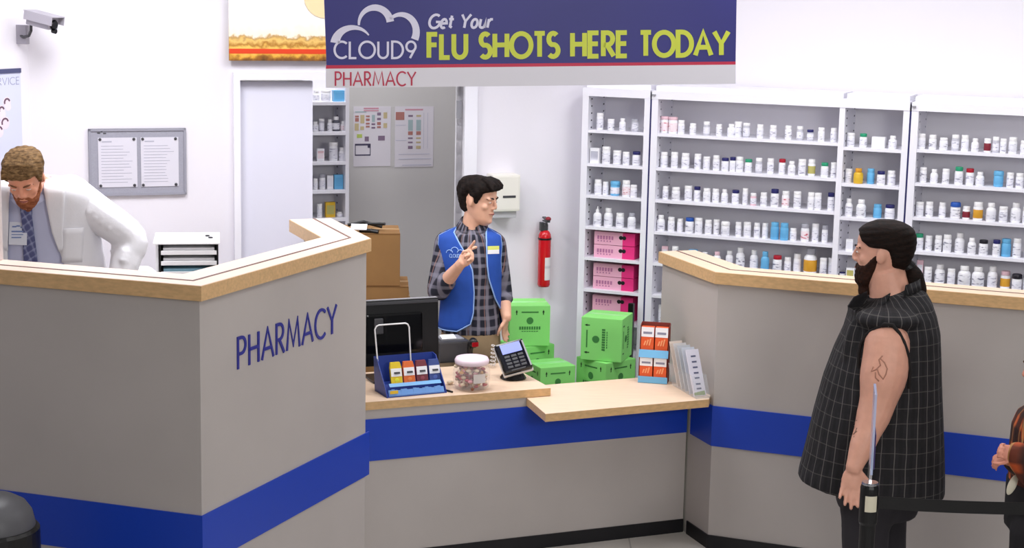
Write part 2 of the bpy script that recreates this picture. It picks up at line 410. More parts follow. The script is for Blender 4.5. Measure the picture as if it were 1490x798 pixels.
# ================================================================== SHELVING UNITS AND THEIR STOCK
def SS(s, p, z=0): return SW+us*s+ns_*p+UP*z
def s_of(px, py=250, p=0):
    q = SW+ns_*p; return (pl(px, py, q, HS)-SW).dot(us)
DEPTH = .29
ORD = 'first second third fourth fifth sixth seventh eighth ninth tenth eleventh twelfth thirteenth fourteenth fifteenth sixteenth seventeenth eighteenth nineteenth twentieth'.split()
def shelf_unit(s0, s1, zs, label, navy=None, thin_left=.036, thin_right=.032):
    e = empty('shelving_unit', SS(s0, 0), label, 'shelves', 'white shelving units along the wall')
    for a, b in ((s0, s0+thin_left), (s1-thin_right, s1)):
        bm = B(); prism(bm, [SS(a, 0), SS(b, 0), SS(b, DEPTH), SS(a, DEPTH)], 0, 2.10); obj('side_panel', bm, M['shelf'], e)
    bm = B(); prism(bm, [SS(s0, DEPTH), SS(s1, DEPTH), SS(s1, DEPTH+.012), SS(s0, DEPTH+.012)], 0, 2.10); obj('back_panel', bm, M['shelfback'], e)
    bm = B(); prism(bm, [SS(s0, -.003), SS(s1, -.003), SS(s1, DEPTH), SS(s0, DEPTH)], 2.063, 2.108)
    prism(bm, [SS(s0+.01, .04), SS(s1-.01, .04), SS(s1-.01, DEPTH), SS(s0+.01, DEPTH)], 2.108, 2.135); obj('header', bm, M['shelf'], e)
    bm = B(); prism(bm, [SS(s0+.02, .01), SS(s1-.02, .01), SS(s1-.02, .02), SS(s0+.02, .02)], 0, .1); obj('plinth', bm, M['shelf'], e)
    for z in zs+[.61, .43, .25, .1]:
        bm = B(); prism(bm, [SS(s0+thin_left, .004), SS(s1-thin_right, .004), SS(s1-thin_right, DEPTH), SS(s0+thin_left, DEPTH)], z-.016, z)
        obj('shelf_board', bm, M['shelf'], e)
    bm = B()
    for k in range(34):
        z = .72+k*.04
        for p_ in (.045, DEPTH-.04):
            prism(bm, [SS(s0+thin_left, p_), SS(s0+thin_left+.0015, p_), SS(s0+thin_left+.0015, p_+.016), SS(s0+thin_left, p_+.016)], z, z+.008)
    obj('bracket_slots', bm, mat('slot_grey', (150, 150, 160), .6) if navy else M['slot'], e)
    if navy:
        bm = B(); prism(bm, [SS(navy[0], .004), SS(navy[1], .004), SS(navy[1], .05), SS(navy[0], .05)], 0, 2.06); obj('navy_joint_strip', bm, M['navygap'], e)
        bm = B(); box(bm, SS(navy[1]+.012, -.008, 2.085), (.018, .012, .01), rz=R_(HS), bev=.002); obj('latch', bm, M['grey'], e)
    return e
def zrow(px, ys): # heights of shelf surfaces measured at one upright
    return [round(pl(px, y, SW, HS).z, 3) for y in ys]
Zw = [1.874, 1.685, 1.506, 1.328, 1.151, .969, .79]
Z3 = zrow(1225, (214, 267, 316, 366.5, 407)); Z4 = zrow(1325, (217, 266, 316, 365.5, 412))
a1, a2 = s_of(845), s_of(942.6); b1, b2 = s_of(945.2), s_of(1222); c2 = s_of(1318.6); d1 = s_of(1321.4)
shelf_unit(a1, a2, Zw, 'narrow white shelving unit beside the extinguisher wall, pink boxes on its lower shelves')
shelf_unit(b1, b2, Zw, 'wide white shelving unit between two narrow ones', navy=(a2, b1), thin_right=.018)
shelf_unit(b2, c2, Z3+[.97, .79], thin_left=.012, label='narrow white shelving unit behind the ponytailed man')
shelf_unit(d1, d1+1.25, Z4+[.97, .79], 'white shelving unit at the end of the wall, cut by the photo edge', navy=(c2, d1))

# --- bottle kinds (unit size: height 1, half width given), copies share their mesh
def mk_bottle(prof, n=14):
    bm = B(); lathe(bm, prof, n=n); me = bpy.data.meshes.new('bottle'); bmesh.ops.recalc_face_normals(bm, faces=bm.faces[:]); bm.to_mesh(me); bm.free()
    for p_ in me.polygons: p_.use_smooth = len(p_.vertices) == 4
    return me
KP = {  # body profile, cap profile, label (radius, z0, z1)
 'w': ([(.9, 0), (1, .03), (1, .70), (.96, .74), (.80, .76), (.80, .78)], [(.88, .77), (.92, .79), (.92, .98), (.84, 1)], (1.012, .14, .60)),
 'n': ([(.88, 0), (1, .04), (1, .60), (.92, .68), (.62, .76), (.55, .78)], [(.66, .77), (.70, .79), (.70, .98), (.62, 1)], (1.012, .12, .56)),
 't': ([(.9, 0), (1, .02), (1, .78), (.9, .82), (.8, .83)], [(.96, .82), (1.0, .84), (1.0, .985), (.92, 1)], (1.012, .12, .66)),
 'o': ([(.85, 0), (1, .05), (1, .66), (.92, .72), (.86, .74)], [(1.0, .72), (1.08, .76), (1.02, .96), (.85, 1)], (1.012, .14, .58)),
 'p': ([(.88, 0), (1, .04), (1, .56), (.85, .64), (.45, .68), (.4, .7)], [(.42, .69), (.45, .71), (.42, .82), (.16, .86), (.14, .97), (.05, 1)], (1.012, .12, .52)),
}
def label_mat(name, base, ink):
    m = mat(name, base, .6); nt = m.node_tree; b = nt.nodes['Principled BSDF']; L = nt.links.new
    tc = nt.nodes.new('ShaderNodeTexCoord'); mp = nt.nodes.new('ShaderNodeMapping'); mp.inputs['Scale'].default_value = (.6, .6, 9)
    oi = nt.nodes.new('ShaderNodeObjectInfo'); av = nt.nodes.new('ShaderNodeVectorMath'); av.operation = 'ADD'
    cv = nt.nodes.new('ShaderNodeCombineXYZ'); ml = nt.nodes.new('ShaderNodeMath'); ml.operation = 'MULTIPLY'; ml.inputs[1].default_value = 40
    L(oi.outputs['Random'], ml.inputs[0]); L(ml.outputs[0], cv.inputs['Z']); L(ml.outputs[0], cv.inputs['X'])
    L(tc.outputs['Object'], mp.inputs['Vector']); L(mp.outputs['Vector'], av.inputs[0]); L(cv.outputs['Vector'], av.inputs[1])
    n = nt.nodes.new('ShaderNodeTexNoise'); n.inputs['Scale'].default_value = 1.3; n.inputs['Detail'].default_value = 2; L(av.outputs['Vector'], n.inputs['Vector'])
    r = nt.nodes.new('ShaderNodeValToRGB'); r.color_ramp.elements[0].position = .55; r.color_ramp.elements[1].position = .68
    r.color_ramp.elements[0].color = rgb(*base); r.color_ramp.elements[1].color = rgb(*ink)
    L(n.outputs['Fac'], r.inputs['Fac']); L(r.outputs['Color'], b.inputs['Base Color']); return m
LM = {'': label_mat('label_grey_print', (226, 226, 234), (160, 160, 178)), 's': label_mat('label_dark_print', (226, 226, 232), (110, 110, 130)),
      'b': mat('label_blue', (96, 168, 214), .5), 'y': mat('label_yellow', (216, 176, 44), .5), 'm': mat('label_maroon', (120, 26, 44), .5),
      'r': label_mat('label_pink_print', (235, 220, 225), (190, 60, 80)), 'g': mat('label_olive', (176, 168, 96), .6), 'a': mat('label_amber', (206, 150, 40), .5)}
CM = {'W': M['white'], 'N': mat('cap_navy', (34, 34, 96), .4), 'B': mat('cap_blue', (36, 84, 170), .4), 'G': mat('cap_green', (38, 150, 110), .4), 'R': mat('cap_red', (170, 22, 44), .4),
      'K': mat('cap_black', (26, 24, 34), .4), 'C': mat('cap_light_blue', (104, 178, 222), .4), 'Y': mat('cap_amber', (214, 150, 40), .4), 'D': mat('cap_grey', (170, 170, 180), .4), 'P': mat('cap_pale_pink', (226, 190, 200), .4)}
BM_ = {'W': mat('bottle_white', (238, 238, 242), .35), 'C': CM['C'], 'Y': mat('bottle_yellow', (214, 172, 40), .35), 'G': mat('bottle_smoke', (190, 190, 200), .35), 'K': mat('bottle_dark', (90, 92, 104), .35), 'P': CM['P']}
CN = dict(W='white', N='navy', B='blue', G='green', R='red', K='black', C='light blue', Y='amber', D='grey', P='pale pink')
BN = dict(W='white', C='light blue', Y='yellow', G='greyish', K='dark grey', P='pinkish')
LN = {'': '', 's': ' and dark print', 'b': ' and blue label', 'y': ' and yellow label', 'm': ' and maroon label', 'r': ' and red print', 'g': ' and olive label', 'a': ' and amber label'}
_bm_cache = {}
def bottle_me(kind, part, mt):
    key = (kind, part, mt.name)
    if key not in _bm_cache:
        body, capp, lb = KP[kind]
        me = mk_bottle({'body': body, 'cap': capp, 'label': [(lb[0]-.03, lb[1]), (lb[0], lb[1]), (lb[0], lb[2]), (lb[0]-.03, lb[2])]}[part])
        me.name = 'bottle_'+part; me.materials.append(mt); _bm_cache[key] = me
    return _bm_cache[key]
def child(name, me, parent):
    o = bpy.data.objects.new(name, me); C.objects.link(o); o.parent = parent; return o
NAMES = {'w': 'bottle', 'n': 'bottle', 't': 'bottle', 'o': 'jar', 'p': 'pump_bottle'}
def put_bottle(P, w, h, kind, cap, body, lab, label, group, rz=0):
    if kind == 'b':
        bm = B(); box(bm, (0, 0, h/2), (w, w*.6, h), bev=.001)
        o = obj('medicine_box', bm, BM_[body]); o.location = P; o.rotation_euler.z = rz
        bm = B(); box(bm, (0, -w*.3-.0006, h*.5), (w*.8, .001, h*.6)); k = obj('printed_label', bm, LM[lab]); k.parent = o
        return tag(o, label, 'box', group)
    o = bpy.data.objects.new(NAMES[kind], bottle_me(kind, 'body', BM_[body])); C.objects.link(o)
    o.location = P; o.scale = (w/2, w/2, h); o.rotation_euler.z = rz
    child('cap', bottle_me(kind, 'cap', CM[cap]), o)
    child('printed_label', bottle_me(kind, 'label', LM[lab]), o)
    return tag(o, label, 'jar' if kind == 'o' else 'bottle', group)
def row(spec, z, ypx, unit, shelf, skip_num=()):
    """spec: 'px[,kind][,cap][,body][,label][,w][,h]' separated by spaces; px, w and h measured in the photograph"""
    items = []
    for t in spec.split():
        f = t.split(','); f += ['']*(7-len(f)); items.append((float(f[0]), f[1] or 'w', f[2] or 'W', f[3] or 'W', f[4].replace('-', ''), float(f[5] or 11), float(f[6] or 23)))
    for i, (px, kind, cap, body, lab, w, h) in enumerate(items):
        p_ = .055+random.uniform(-.012, .02)
        q = SW+ns_*p_; P = pl(px, ypx, q, HS); k = (P-CAM).dot(_F)/F_PX
        s = (P-SW).dot(us); P = SS(s, p_, z)
        what = 'box' if kind == 'b' else 'jar' if kind == 'o' else 'pump bottle' if kind == 'p' else 'bottle'
        cond = BN[body]+' '+what+('' if kind == 'b' else ' with '+CN[cap]+' cap')+LN[lab]
        put_bottle(P, w*k, h*k, kind, cap, body, lab, '%s, %s on %s, %s' % (cond, ORD[i], shelf, unit), 'medicines on the '+shelf+' of the '+unit, rz=R_(HS)+random.uniform(-.2, .2) if kind == 'b' else random.uniform(0, 6))
U1, U2, U3, U4 = 'narrow bay', 'wide bay', 'third bay', 'end bay'
row('873,t,,,,10,24 889,t,,,s,10,16 906,n,,,,10,18 924,t,D,G,,10,18', Zw[0], 185, U1, 'top shelf')
row('866,b,,,,14,22 882,t,,,,12,25 898,t,,,,12,20 911,t,,,,10,19 926,w,N,,,12,20', Zw[1], 235, U1, 'second shelf')
row('870,w,,,,11,22 881,w,,,,9,19 895,o,C,C,,14,21 911,w,,,r,12,24 922,w,,,,10,18', Zw[2], 283, U1, 'third shelf')
row('869,p,,,,12,29 885,n,,,,13,27 902,w,,,,12,21 919,n,D,,,12,23', Zw[3], 330, U1, 'fourth shelf')
row('967,t,P,,r,13,24 979,t,P,,r,13,24 991,w,,,,10,20 1008,w,,,s,10,16 1028,w,W,G,,10,20 1046,w,,,s,9,17 1064,n,,,,12,18 1074,t,,,,11,22 1086,t,,G,,10,21 1106,w,,,,10,20 1125,w,,,,10,20 1147,w,,,s,10,20 1164,w,,G,,10,20 1179,w,N,G,,10,16 1195,w,,,s,10,20 1213,w,,,,9,20', Zw[0], 195, U2, 'top shelf')
row('966,w,,,,11,22 981,t,,,,10,23 997,w,,,,12,22 1015,t,,,,10,22 1028,t,,,,10,19 1042,w,,,,10,22 1055,w,N,,,11,19 1066,w,N,,,9,21 1076,w,,,,11,22 1089,w,G,,,11,19 1104,w,,G,,10,22 1121,w,,,,10,22 1138,w,R,,,10,22 1152,n,,,s,11,20 1167,t,,,,11,24 1181,w,,,g,11,24 1200,w,G,,,11,21 1213,t,,,s,8,22', Zw[1], 245, U2, 'second shelf')
row('968,w,,,,9,19 983,w,,,s,12,19 1001,t,,,,11,22 1014,w,N,,,10,21 1028,w,,,s,11,20 1041,w,,,s,10,20 1054,n,,,,10,20 1070,w,N,,,11,20 1084,t,,,,8,24 1096,w,,P,,9,18 1111,w,,,,10,20 1127,w,N,,,12,26 1143,w,,,r,11,24 1160,t,,,,11,25 1180,w,,,s,10,25 1190,t,,,,10,25 1209,w,N,,,10,26', Zw[2], 295, U2, 'third shelf')
row('961,n,,,,12,23 976,w,,,,10,21 989,w,,,,9,19 1003,w,B,,s,13,22 1016,t,,,,11,23 1030,w,,,,10,21 1042,t,,,s,9,22 1055,o,,,,12,21 1074,w,,,,9,21 1087,t,,,,11,22 1101,w,,,,9,22 1113,w,,,,9,22 1127,w,C,C,b,12,25 1141,w,C,C,b,12,25 1154,w,,,,10,18 1171,w,D,,r,12,26 1186,t,,,,10,27 1200,w,D,,,9,25', Zw[3], 345, U2, 'fourth shelf')
row('967,b,,P,,9,23 982,n,,,,14,25 1008,o,C,C,b,14,22 1025,n,,,,11,20 1043,n,P,,,11,22 1061,n,,,s,11,24 1077,n,,,s,13,30 1097,n,,,,12,28 1113,n,C,C,b,12,28 1131,w,R,,s,13,24 1146,w,,,,10,22 1160,w,,,,11,28 1179,n,D,W,a,19,38 1198,t,,,,10,26 1209,w,,,,9,26', Zw[4], 385, U2, 'fifth shelf')
row('962,t,,,,8,30', Zw[6], 450, U2, 'lowest visible shelf')
row('1238,t,,,,11,20 1256,w,G,,,11,20 1279,b,,,,19,16 1299,n,,,,12,19', Z3[0], 207, U3, 'top shelf')
row('1235,t,,,,10,20 1249,n,Y,Y,y,14,22 1267,w,C,C,b,11,22 1282,w,N,,,12,20 1297,w,,,,12,21', Z3[1], 257, U3, 'second shelf')
row('1235,n,,,,11,26 1253,n,,,s,14,26 1277,w,C,C,b,12,20 1295,w,N,,,14,21', Z3[2], 305, U3, 'third shelf')
row('1236,b,,,,10,17', Z3[3], 355, U3, 'fourth shelf')
row('1226,w,N,,,9,8 1238,b,,,g,12,16', Z3[4], 395, U3, 'fifth shelf')
row('1341,w,,,,11,22 1357,w,,,s,11,21 1373,w,,,s,12,18 1390,w,,G,,11,23 1404,w,,,,11,23 1419,n,,,,11,19 1437,t,,,m,10,20 1449,w,,G,,10,23 1460,t,,,,9,21 1474,w,,,,12,24 1490,w,,,,10,20 1505,w,,,,11,22', Z4[0], 210, U4, 'top shelf')
row('1343,t,,,s,10,22 1359,n,,,,11,20 1376,t,,,s,10,22 1395,w,G,,,12,26 1411,w,R,,,12,24 1426,n,,,,12,20 1453,o,C,C,b,14,23 1470,t,,,,10,22 1484,w,,,,11,22 1500,w,,,,11,22', Z4[1], 260, U4, 'second shelf')
row('1338,t,,,,11,21 1352,w,,,s,11,22 1371,w,,,,10,22 1390,o,B,,s,14,24 1406,w,,,m,11,19 1423,w,,W,a,14,27 1442,n,,,,14,27 1460,t,,,,12,23 1478,n,,,s,15,29 1494,w,,,,11,25', Z4[2], 310, U4, 'third shelf')
row('1337,w,G,,,12,24 1351,t,,,s,10,22 1365,w,,,s,10,24 1378,w,,,s,12,26 1396,n,,,s,14,29 1414,n,,,s,12,24 1431,w,K,,s,13,22 1450,w,N,,s,11,24 1464,w,C,C,b,14,26 1480,w,,,s,12,28 1497,w,,,,12,26', Z4[3], 360, U4, 'fourth shelf')
row('1338,b,,P,,9,32 1350,t,,,s,11,24 1367,n,,,s,15,28 1384,t,,,,11,24 1403,n,,,s,18,30 1423,n,,,s,18,30 1444,n,,,,14,32 1463,w,P,,a,14,26 1480,o,K,,,14,24 1496,w,K,,,14,24', Z4[4], 405, U4, 'fifth shelf')
# pink boxes in the narrow bay
pinkA = mat('pink_box_pale', (232, 172, 196), .6); pinkB = mat('pink_box_magenta', (226, 44, 124), .6); pinkI = mat('pink_box_ink', (176, 110, 150), .7)
def pink(s, z, w, h, label):
    e = empty('pink_medicine_box', SS(s, .04, z), label, 'box', 'pink boxes stacked in the narrow bay', rz=R_(HS))
    bm = B(); box(bm, (w*.35, .10, h/2), (w*.70, .2, h), bev=.001); a = obj('carton', bm, pinkA); a.parent = e
    bm = B(); box(bm, (w*.85, .10, h/2), (w*.30, .2, h), bev=.001); a = obj('magenta_end', bm, pinkB); a.parent = e
    bm = B()
    for i in range(6): box(bm, (w*(.10+.07*i), -.0008, h*.55), (w*.045, .001, h*.28))
    for i in range(5): box(bm, (w*(.10+.075*i), -.0008, h*.28), (w*.03, .001, h*.1))
    a = obj('print', bm, pinkI); a.parent = e
    bm = B(); ellipsoid(bm, (w*.66, -.0005, h*.62), (w*.05, .001, h*.16)); ellipsoid(bm, (w*.74, -.0005, h*.62), (w*.05, .001, h*.16)); a = obj('dark_emblem', bm, M['kick']); a.parent = e
sp = s_of(864, 370, .04); pw = s_of(923, 370, .04)-sp
for n, (z, lab) in enumerate(((Zw[4], 'pink box, lower of the two on the fifth shelf of the narrow bay'), (Zw[4]+.075, 'pink box, upper of the two on the fifth shelf of the narrow bay'),
                  (Zw[5], 'pink box, lower of the two on the sixth shelf of the narrow bay'), (Zw[5]+.075, 'pink box, upper of the two on the sixth shelf of the narrow bay'),
                  (Zw[6], 'pink box, lower one behind the green carton, bottom visible shelf'), (Zw[6]+.07, 'pink box with dark red top just above the green carton'))):
    pink(sp, z, pw, .072, lab)

# ================================================================== BACK ROOM
# shelving seen through the opening
q0 = BW+nb*.95
def bs(px, py=220): return (pl(px, py, q0, HB)-BW).dot(ub)
def BS(s, p, z=0): return BW+ub*s+nb*(.95+p)+UP*z
r0, r1 = bs(440), bs(508)
ZR = [round(pl(480, y, q0, HB).z, 3) for y in (148.6, 192, 235.5, 277, 318)]
e = empty('shelving_unit', BS(r0, 0), 'grey-white shelving unit seen through the doorway behind the pharmacy', 'shelves')
for a, b in ((r0, r0+.02), (r1-.022, r1)):
    bm = B(); prism(bm, [BS(a, 0), BS(b, 0), BS(b, .28), BS(a, .28)], 0, 2.2); obj('side_panel', bm, M['shelf'], e)
bm = B(); prism(bm, [BS(r0, .28), BS(r1, .28), BS(r1, .29), BS(r0, .29)], 0, 2.2); obj('back_panel', bm, M['shelfback'], e)
for z in ZR+[ZR[-1]-.17*k for k in range(1, 8)]:
    bm = B(); prism(bm, [BS(r0+.02, 0), BS(r1-.02, 0), BS(r1-.02, .28), BS(r0+.02, .28)], z-.02, z); obj('shelf_board', bm, M['shelf'], e)
bm = B()
for k in range(30):
    z = .9+k*.045; prism(bm, [BS(r1-.0235, .2), BS(r1-.022, .2), BS(r1-.022, .215), BS(r1-.0235, .215)], z, z+.01)
obj('bracket_slots', bm, M['slot'], e)
def brow(spec, z, ypx, shelf):
    for i, t in enumerate(spec.split()):
        f = t.split(','); f += ['']*(7-len(f)); px, kind, cap, body, lab, w, h = float(f[0]), f[1] or 'w', f[2] or 'W', f[3] or 'W', f[4], float(f[5] or 10), float(f[6] or 20)
        q = q0+nb*.06; P = pl(px, ypx, q, HB); k = (P-CAM).dot(_F)/F_PX; P.z = z
        what = 'box' if kind == 'b' else 'jar' if kind == 'o' else 'bottle'
        put_bottle(P, w*k, h*k, kind, cap, body, lab, '%s %s%s%s, %s on %s through doorway' % (BN[body], what, '' if kind == 'b' else ' with '+CN[cap]+' cap', LN[lab], ORD[i], shelf), 'medicines in the back room', rz=R_(HB))
brow('460,n,,,,10,16 474,t,,,,14,16 494,b,,C,b,20,16', ZR[0], 140, 'top shelf')
brow('459,n,,,,9,14 468,t,,G,,8,18 480,n,,,s,8,17 489,n,,K,s,11,21 499,n,,,r,8,14', ZR[1], 184, 'second shelf')
brow('466,b,,,r,11,18 485,t,,,,13,27 497,n,,,,9,19', ZR[2], 226, 'third shelf')
brow('459,w,,,,7,16 469,w,D,,,9,22 480,b,,,,9,20 492,b,,C,b,13,21', ZR[3], 268, 'fourth shelf')
brow('465,t,,,,8,20 480,b,,Y,g,14,22 494,n,,,,10,7', ZR[4], 310, 'fifth shelf')
# charts taped to the wall
qw = br0-nb*.001
def poster(name, x0, y0, x1_, y1, label, m0):
    a = pl(x0, y1, qw, HB); b = pl(x1_, y1, qw, HB); c = pl((x0+x1_)/2, y0, qw, HB)
    w = (b-a).dot(ub); zb = (a.z+b.z)/2; h = c.z-zb
    e = empty(name, a, label, 'poster'); e.location = (a.x, a.y, zb)
    O = Vector((a.x, a.y, zb)); bm = B(); quad(bm, O, ub, UP, w, h, 0, 0, .002); obj('sheet', bm, m0, e)
    def part(nm, rects, m):
        bm = B()
        for (rx, ry, rw, rh) in rects: quad(bm, O-nb*.0005, ub, UP, rw*w, rh*h, rx*w, (1-ry-rh)*h, .0025)
        obj(nm, bm, m, e)
    return part
cols = {'rust': mat('ink_rust', (176, 120, 112), .8), 'gold': mat('ink_gold', (198, 182, 142), .8), 'teal': mat('ink_teal', (164, 184, 188), .8), 'plum': mat('ink_plum', (134, 114, 138), .8),
        'pink': mat('ink_pink', (206, 150, 166), .8), 'lime': mat('ink_lime', (182, 200, 100), .8), 'ink': mat('ink_dark', (70, 66, 92), .8), 'pale': mat('ink_pale', (196, 196, 212), .8)}
sheetm = mat('poster_sheet', (222, 218, 226), .8)
p_ = poster('medicine_chart', 514, 155, 568, 242, 'medicine chart with coloured blocks taped to the back room wall beside the shelving', sheetm)
p_('title', [(.27, .02, .40, .025), (.27, .06, .40, .02)], cols['pink'])
p_('gold_blocks', [(.03, .28, .11, .12), (.18, .14, .11, .14), (.18, .33, .1, .06), (.80, .10, .10, .10), (.80, .28, .1, .08)], cols['gold'])
p_('rust_blocks', [(.04, .15, .10, .03), (.04, .19, .10, .06), (.33, .15, .10, .025), (.33, .2, .1, .04), (.33, .27, .1, .03), (.33, .32, .1, .03), (.63, .26, .1, .05), (.63, .33, .1, .03)], cols['rust'])
p_('plum_blocks', [(.63, .10, .1, .05), (.63, .19, .1, .04), (.48, .28, .1, .03), (.48, .34, .1, .03), (.30, .50, .11, .08), (.66, .49, .18, .08)], cols['plum'])
p_('teal_blocks', [(.49, .14, .08, .12), (.04, .08, .3, .02)], cols['teal'])
p_('lime_tag', [(.09, .46, .14, .06)], cols['lime'])
p_('framed_note', [(.04, .62, .42, .03), (.04, .62, .02, .20), (.44, .62, .02, .20), (.04, .80, .42, .02), (.38, .63, .07, .06)], cols['ink'])
p_ = poster('medicine_chart', 574, 155, 630, 243, 'medicine chart with two central columns of blocks, beside the doorway jamb', sheetm)
p_('title', [(.26, .04, .46, .025)], cols['pink'])
p_('photo_block', [(.02, .09, .22, .13)], cols['rust'])
p_('teal_blocks', [(.34, .22, .12, .18), (.55, .22, .12, .18)], cols['teal'])
p_('rust_blocks', [(.34, .41, .12, .06), (.55, .41, .12, .06)], cols['rust'])
p_('plum_blocks', [(.34, .14, .12, .03), (.34, .51, .12, .025), (.34, .58, .12, .025), (.34, .65, .12, .05)], cols['plum'])
p_('gold_blocks', [(.55, .14, .12, .03), (.55, .51, .12, .025), (.55, .58, .12, .025), (.55, .65, .12, .05)], cols['gold'])
p_('pale_lines', [(.02, .30, .26, .01), (.02, .55, .28, .01), (.1, .78, .8, .012), (.1, .86, .85, .012), (.74, .1, .01, .6), (.84, .1, .01, .6), (.2, .96, .75, .015)], cols['pale'])

# ================================================================== THINGS ON THE WALLS
# landscape photo panel above the doorway
qf = BW-nb*.03
a = pl(333, 88, qf, HB); b = pl(640, 88, qf, HB); w = (b-a).dot(ub); O = Vector((a.x, a.y, a.z))
e = empty('landscape_picture', a, 'large landscape picture with glowing sky and red strip above the doorway', 'picture')
lm = mat('landscape_print', (255, 250, 240), .6); nt = lm.node_tree; bs_ = nt.nodes['Principled BSDF']; Lk = nt.links.new
tc = nt.nodes.new('ShaderNodeTexCoord'); sp_ = nt.nodes.new('ShaderNodeSeparateXYZ'); Lk(tc.outputs['Object'], sp_.inputs['Vector'])
nz = nt.nodes.new('ShaderNodeTexNoise'); nz.inputs['Scale'].default_value = 26; nz.inputs['Detail'].default_value = 9; Lk(tc.outputs['Object'], nz.inputs['Vector'])
ma = nt.nodes.new('ShaderNodeMath'); ma.operation = 'MULTIPLY_ADD'; ma.inputs[1].default_value = .085; Lk(nz.outputs['Fac'], ma.inputs[0]); Lk(sp_.outputs['Z'], ma.inputs[2])
mr = nt.nodes.new('ShaderNodeMapRange'); mr.inputs['From Min'].default_value = .030; mr.inputs['From Max'].default_value = .53; Lk(ma.outputs[0], mr.inputs['Value'])
cr_ = nt.nodes.new('ShaderNodeValToRGB'); el = cr_.color_ramp.elements
el[0].position = 0; el[0].color = rgb(70, 44, 10); el[1].position = 1; el[1].color = rgb(255, 252, 244)
for pos, c_ in ((.05, (150, 96, 24)), (.09, (226, 170, 60)), (.15, (244, 200, 100)), (.19, (176, 120, 40)), (.24, (238, 196, 110)), (.27, (190, 150, 90)), (.30, (252, 240, 214)), (.5, (255, 252, 244))):
    x_ = el.new(pos); x_.color = rgb(*c_)
Lk(mr.outputs['Result'], cr_.inputs['Fac']); Lk(cr_.outputs['Color'], bs_.inputs['Base Color'])
bm = B(); quad(bm, O, ub, UP, w, .95, 0, 0, .02); o_ = obj('print', bm, lm, e); o_.data.transform(Matrix.Translation(-O)); o_.location = O
z1_ = (pl(400, 71, qf, HB).z-O.z); z2_ = (pl(400, 78, qf, HB).z-O.z)
bm = B(); quad(bm, O-nb*.0005, ub, UP, w, z1_-z2_, 0, z2_, .021); obj('red_strip', bm, mat('strip_red', (222, 66, 24), .5), e)
bm = B(); qs = pl(472, -4, qf-nb*.024, HB); lathe(bm, [(.11, -.002), (.11, 0)], c=qs, n=36, rot=frame(ub, UP, nb)); obj('sun_disc', bm, mat('sun_orange', (250, 218, 170), .6), e)
# bulletin board with two notices
qb = BW-nb*.002
a = pl(130, 284, qb, HB); b = pl(271, 284, qb, HB); c = pl(200, 187, qb, HB); w = (b-a).dot(ub); h = c.z-(a.z+b.z)/2; O = Vector((a.x, a.y, (a.z+b.z)/2))
e = empty('notice_board', O, 'grey notice board on the white wall behind the pharmacist', 'notice board')
bm = B(); quad(bm, O, ub, UP, w, h, 0, 0, .012); obj('board', bm, mat('board_felt_grey', (158, 158, 170), .9, noise=.05, nscale=120), e)
bm = B()
for r_ in ((0, 0, w, .012), (0, h-.012, w, .012), (0, 0, .012, h), (w-.012, 0, .012, h)): quad(bm, O, ub, UP, r_[2], r_[3], r_[0], r_[1], .018)
obj('frame', bm, mat('board_frame_grey', (150, 150, 162), .5), e)
bm = B()
for r_ in ((.09, .93, .03, .02), (.125, .95, .02, .02), (.15, .925, .03, .018)): quad(bm, O-nb*.0125, ub, UP, r_[2]*w, r_[3]*h, r_[0]*w, r_[1]*h, .001)
obj('scribble', bm, M['dgrey'], e)
inkl = mat('faint_print', (176, 176, 190), .8); tack = M['dgrey']
for i, (x0, x1_, nm) in enumerate(((.095, .49, 'closer to the pharmacist'), (.53, .92, 'closer to the doorway'))):
    Oc = O-nb*.0145
    s_ = empty('paper_notice', Oc+ub*x0*w+UP*.13*h, 'white printed notice pinned on the grey board, the one '+nm, 'paper', 'notices on the grey board')
    bm = B(); quad(bm, Oc, ub, UP, (x1_-x0)*w, .74*h, x0*w, .13*h, .001); obj('sheet', bm, mat('notice_paper', (214, 212, 222), .8), s_)
    bm = B()
    for k in range(13): quad(bm, Oc-nb*.0012, ub, UP, (x1_-x0)*w*random.uniform(.55, .82), .008*h, (x0+.03)*w, (.74-.045*k)*h, .0006)
    quad(bm, Oc-nb*.0012, ub, UP, (x1_-x0)*w*.25, .02*h, (x0+.04)*w, .80*h, .0006)
    obj('print', bm, inkl, s_)
    for (cx, cy) in ((x0+.02, .845), (x1_-.03, .845), (x0+.02, .155), (x1_-.03, .155)):
        bm = B(); ellipsoid(bm, Oc+ub*cx*w+UP*cy*h-nb*.003, (.008, .006, .008), seg=10, rings=6); obj('pin', bm, tack, s_)
# fire extinguisher
fe = pl(792, 372, BW-nb*.06, HB); k = (fe-CAM).dot(_F)/F_PX
zb = pl(792, 417, BW-nb*.06, HB).z; zt_ = pl(792, 314, BW-nb*.06, HB).z; Hh = zt_-zb
e = empty('fire_extinguisher', (fe.x, fe.y, zb), 'red fire extinguisher hanging on the white wall beside the shelving', 'fire extinguisher')
r_ = 9.2*k; cx = Vector((fe.x, fe.y, 0))
bm = B(); lathe(bm, [(r_*.86, 0), (r_, .012), (r_, Hh*.70), (r_*.96, Hh*.735), (r_*.75, Hh*.775), (r_*.42, Hh*.80)], c=cx+UP*zb, n=28); obj('cylinder', bm, M['red'], e, smooth=True)
bm = B(); lathe(bm, [(r_*1.06, Hh*.665), (r_*1.06, Hh*.69)], c=cx+UP*zb, n=28); tube(bm, [cx+UP*(zb+Hh*.677), cx+nb*.06+UP*(zb+Hh*.677)], .012); obj('bracket_strap', bm, M['black'], e)
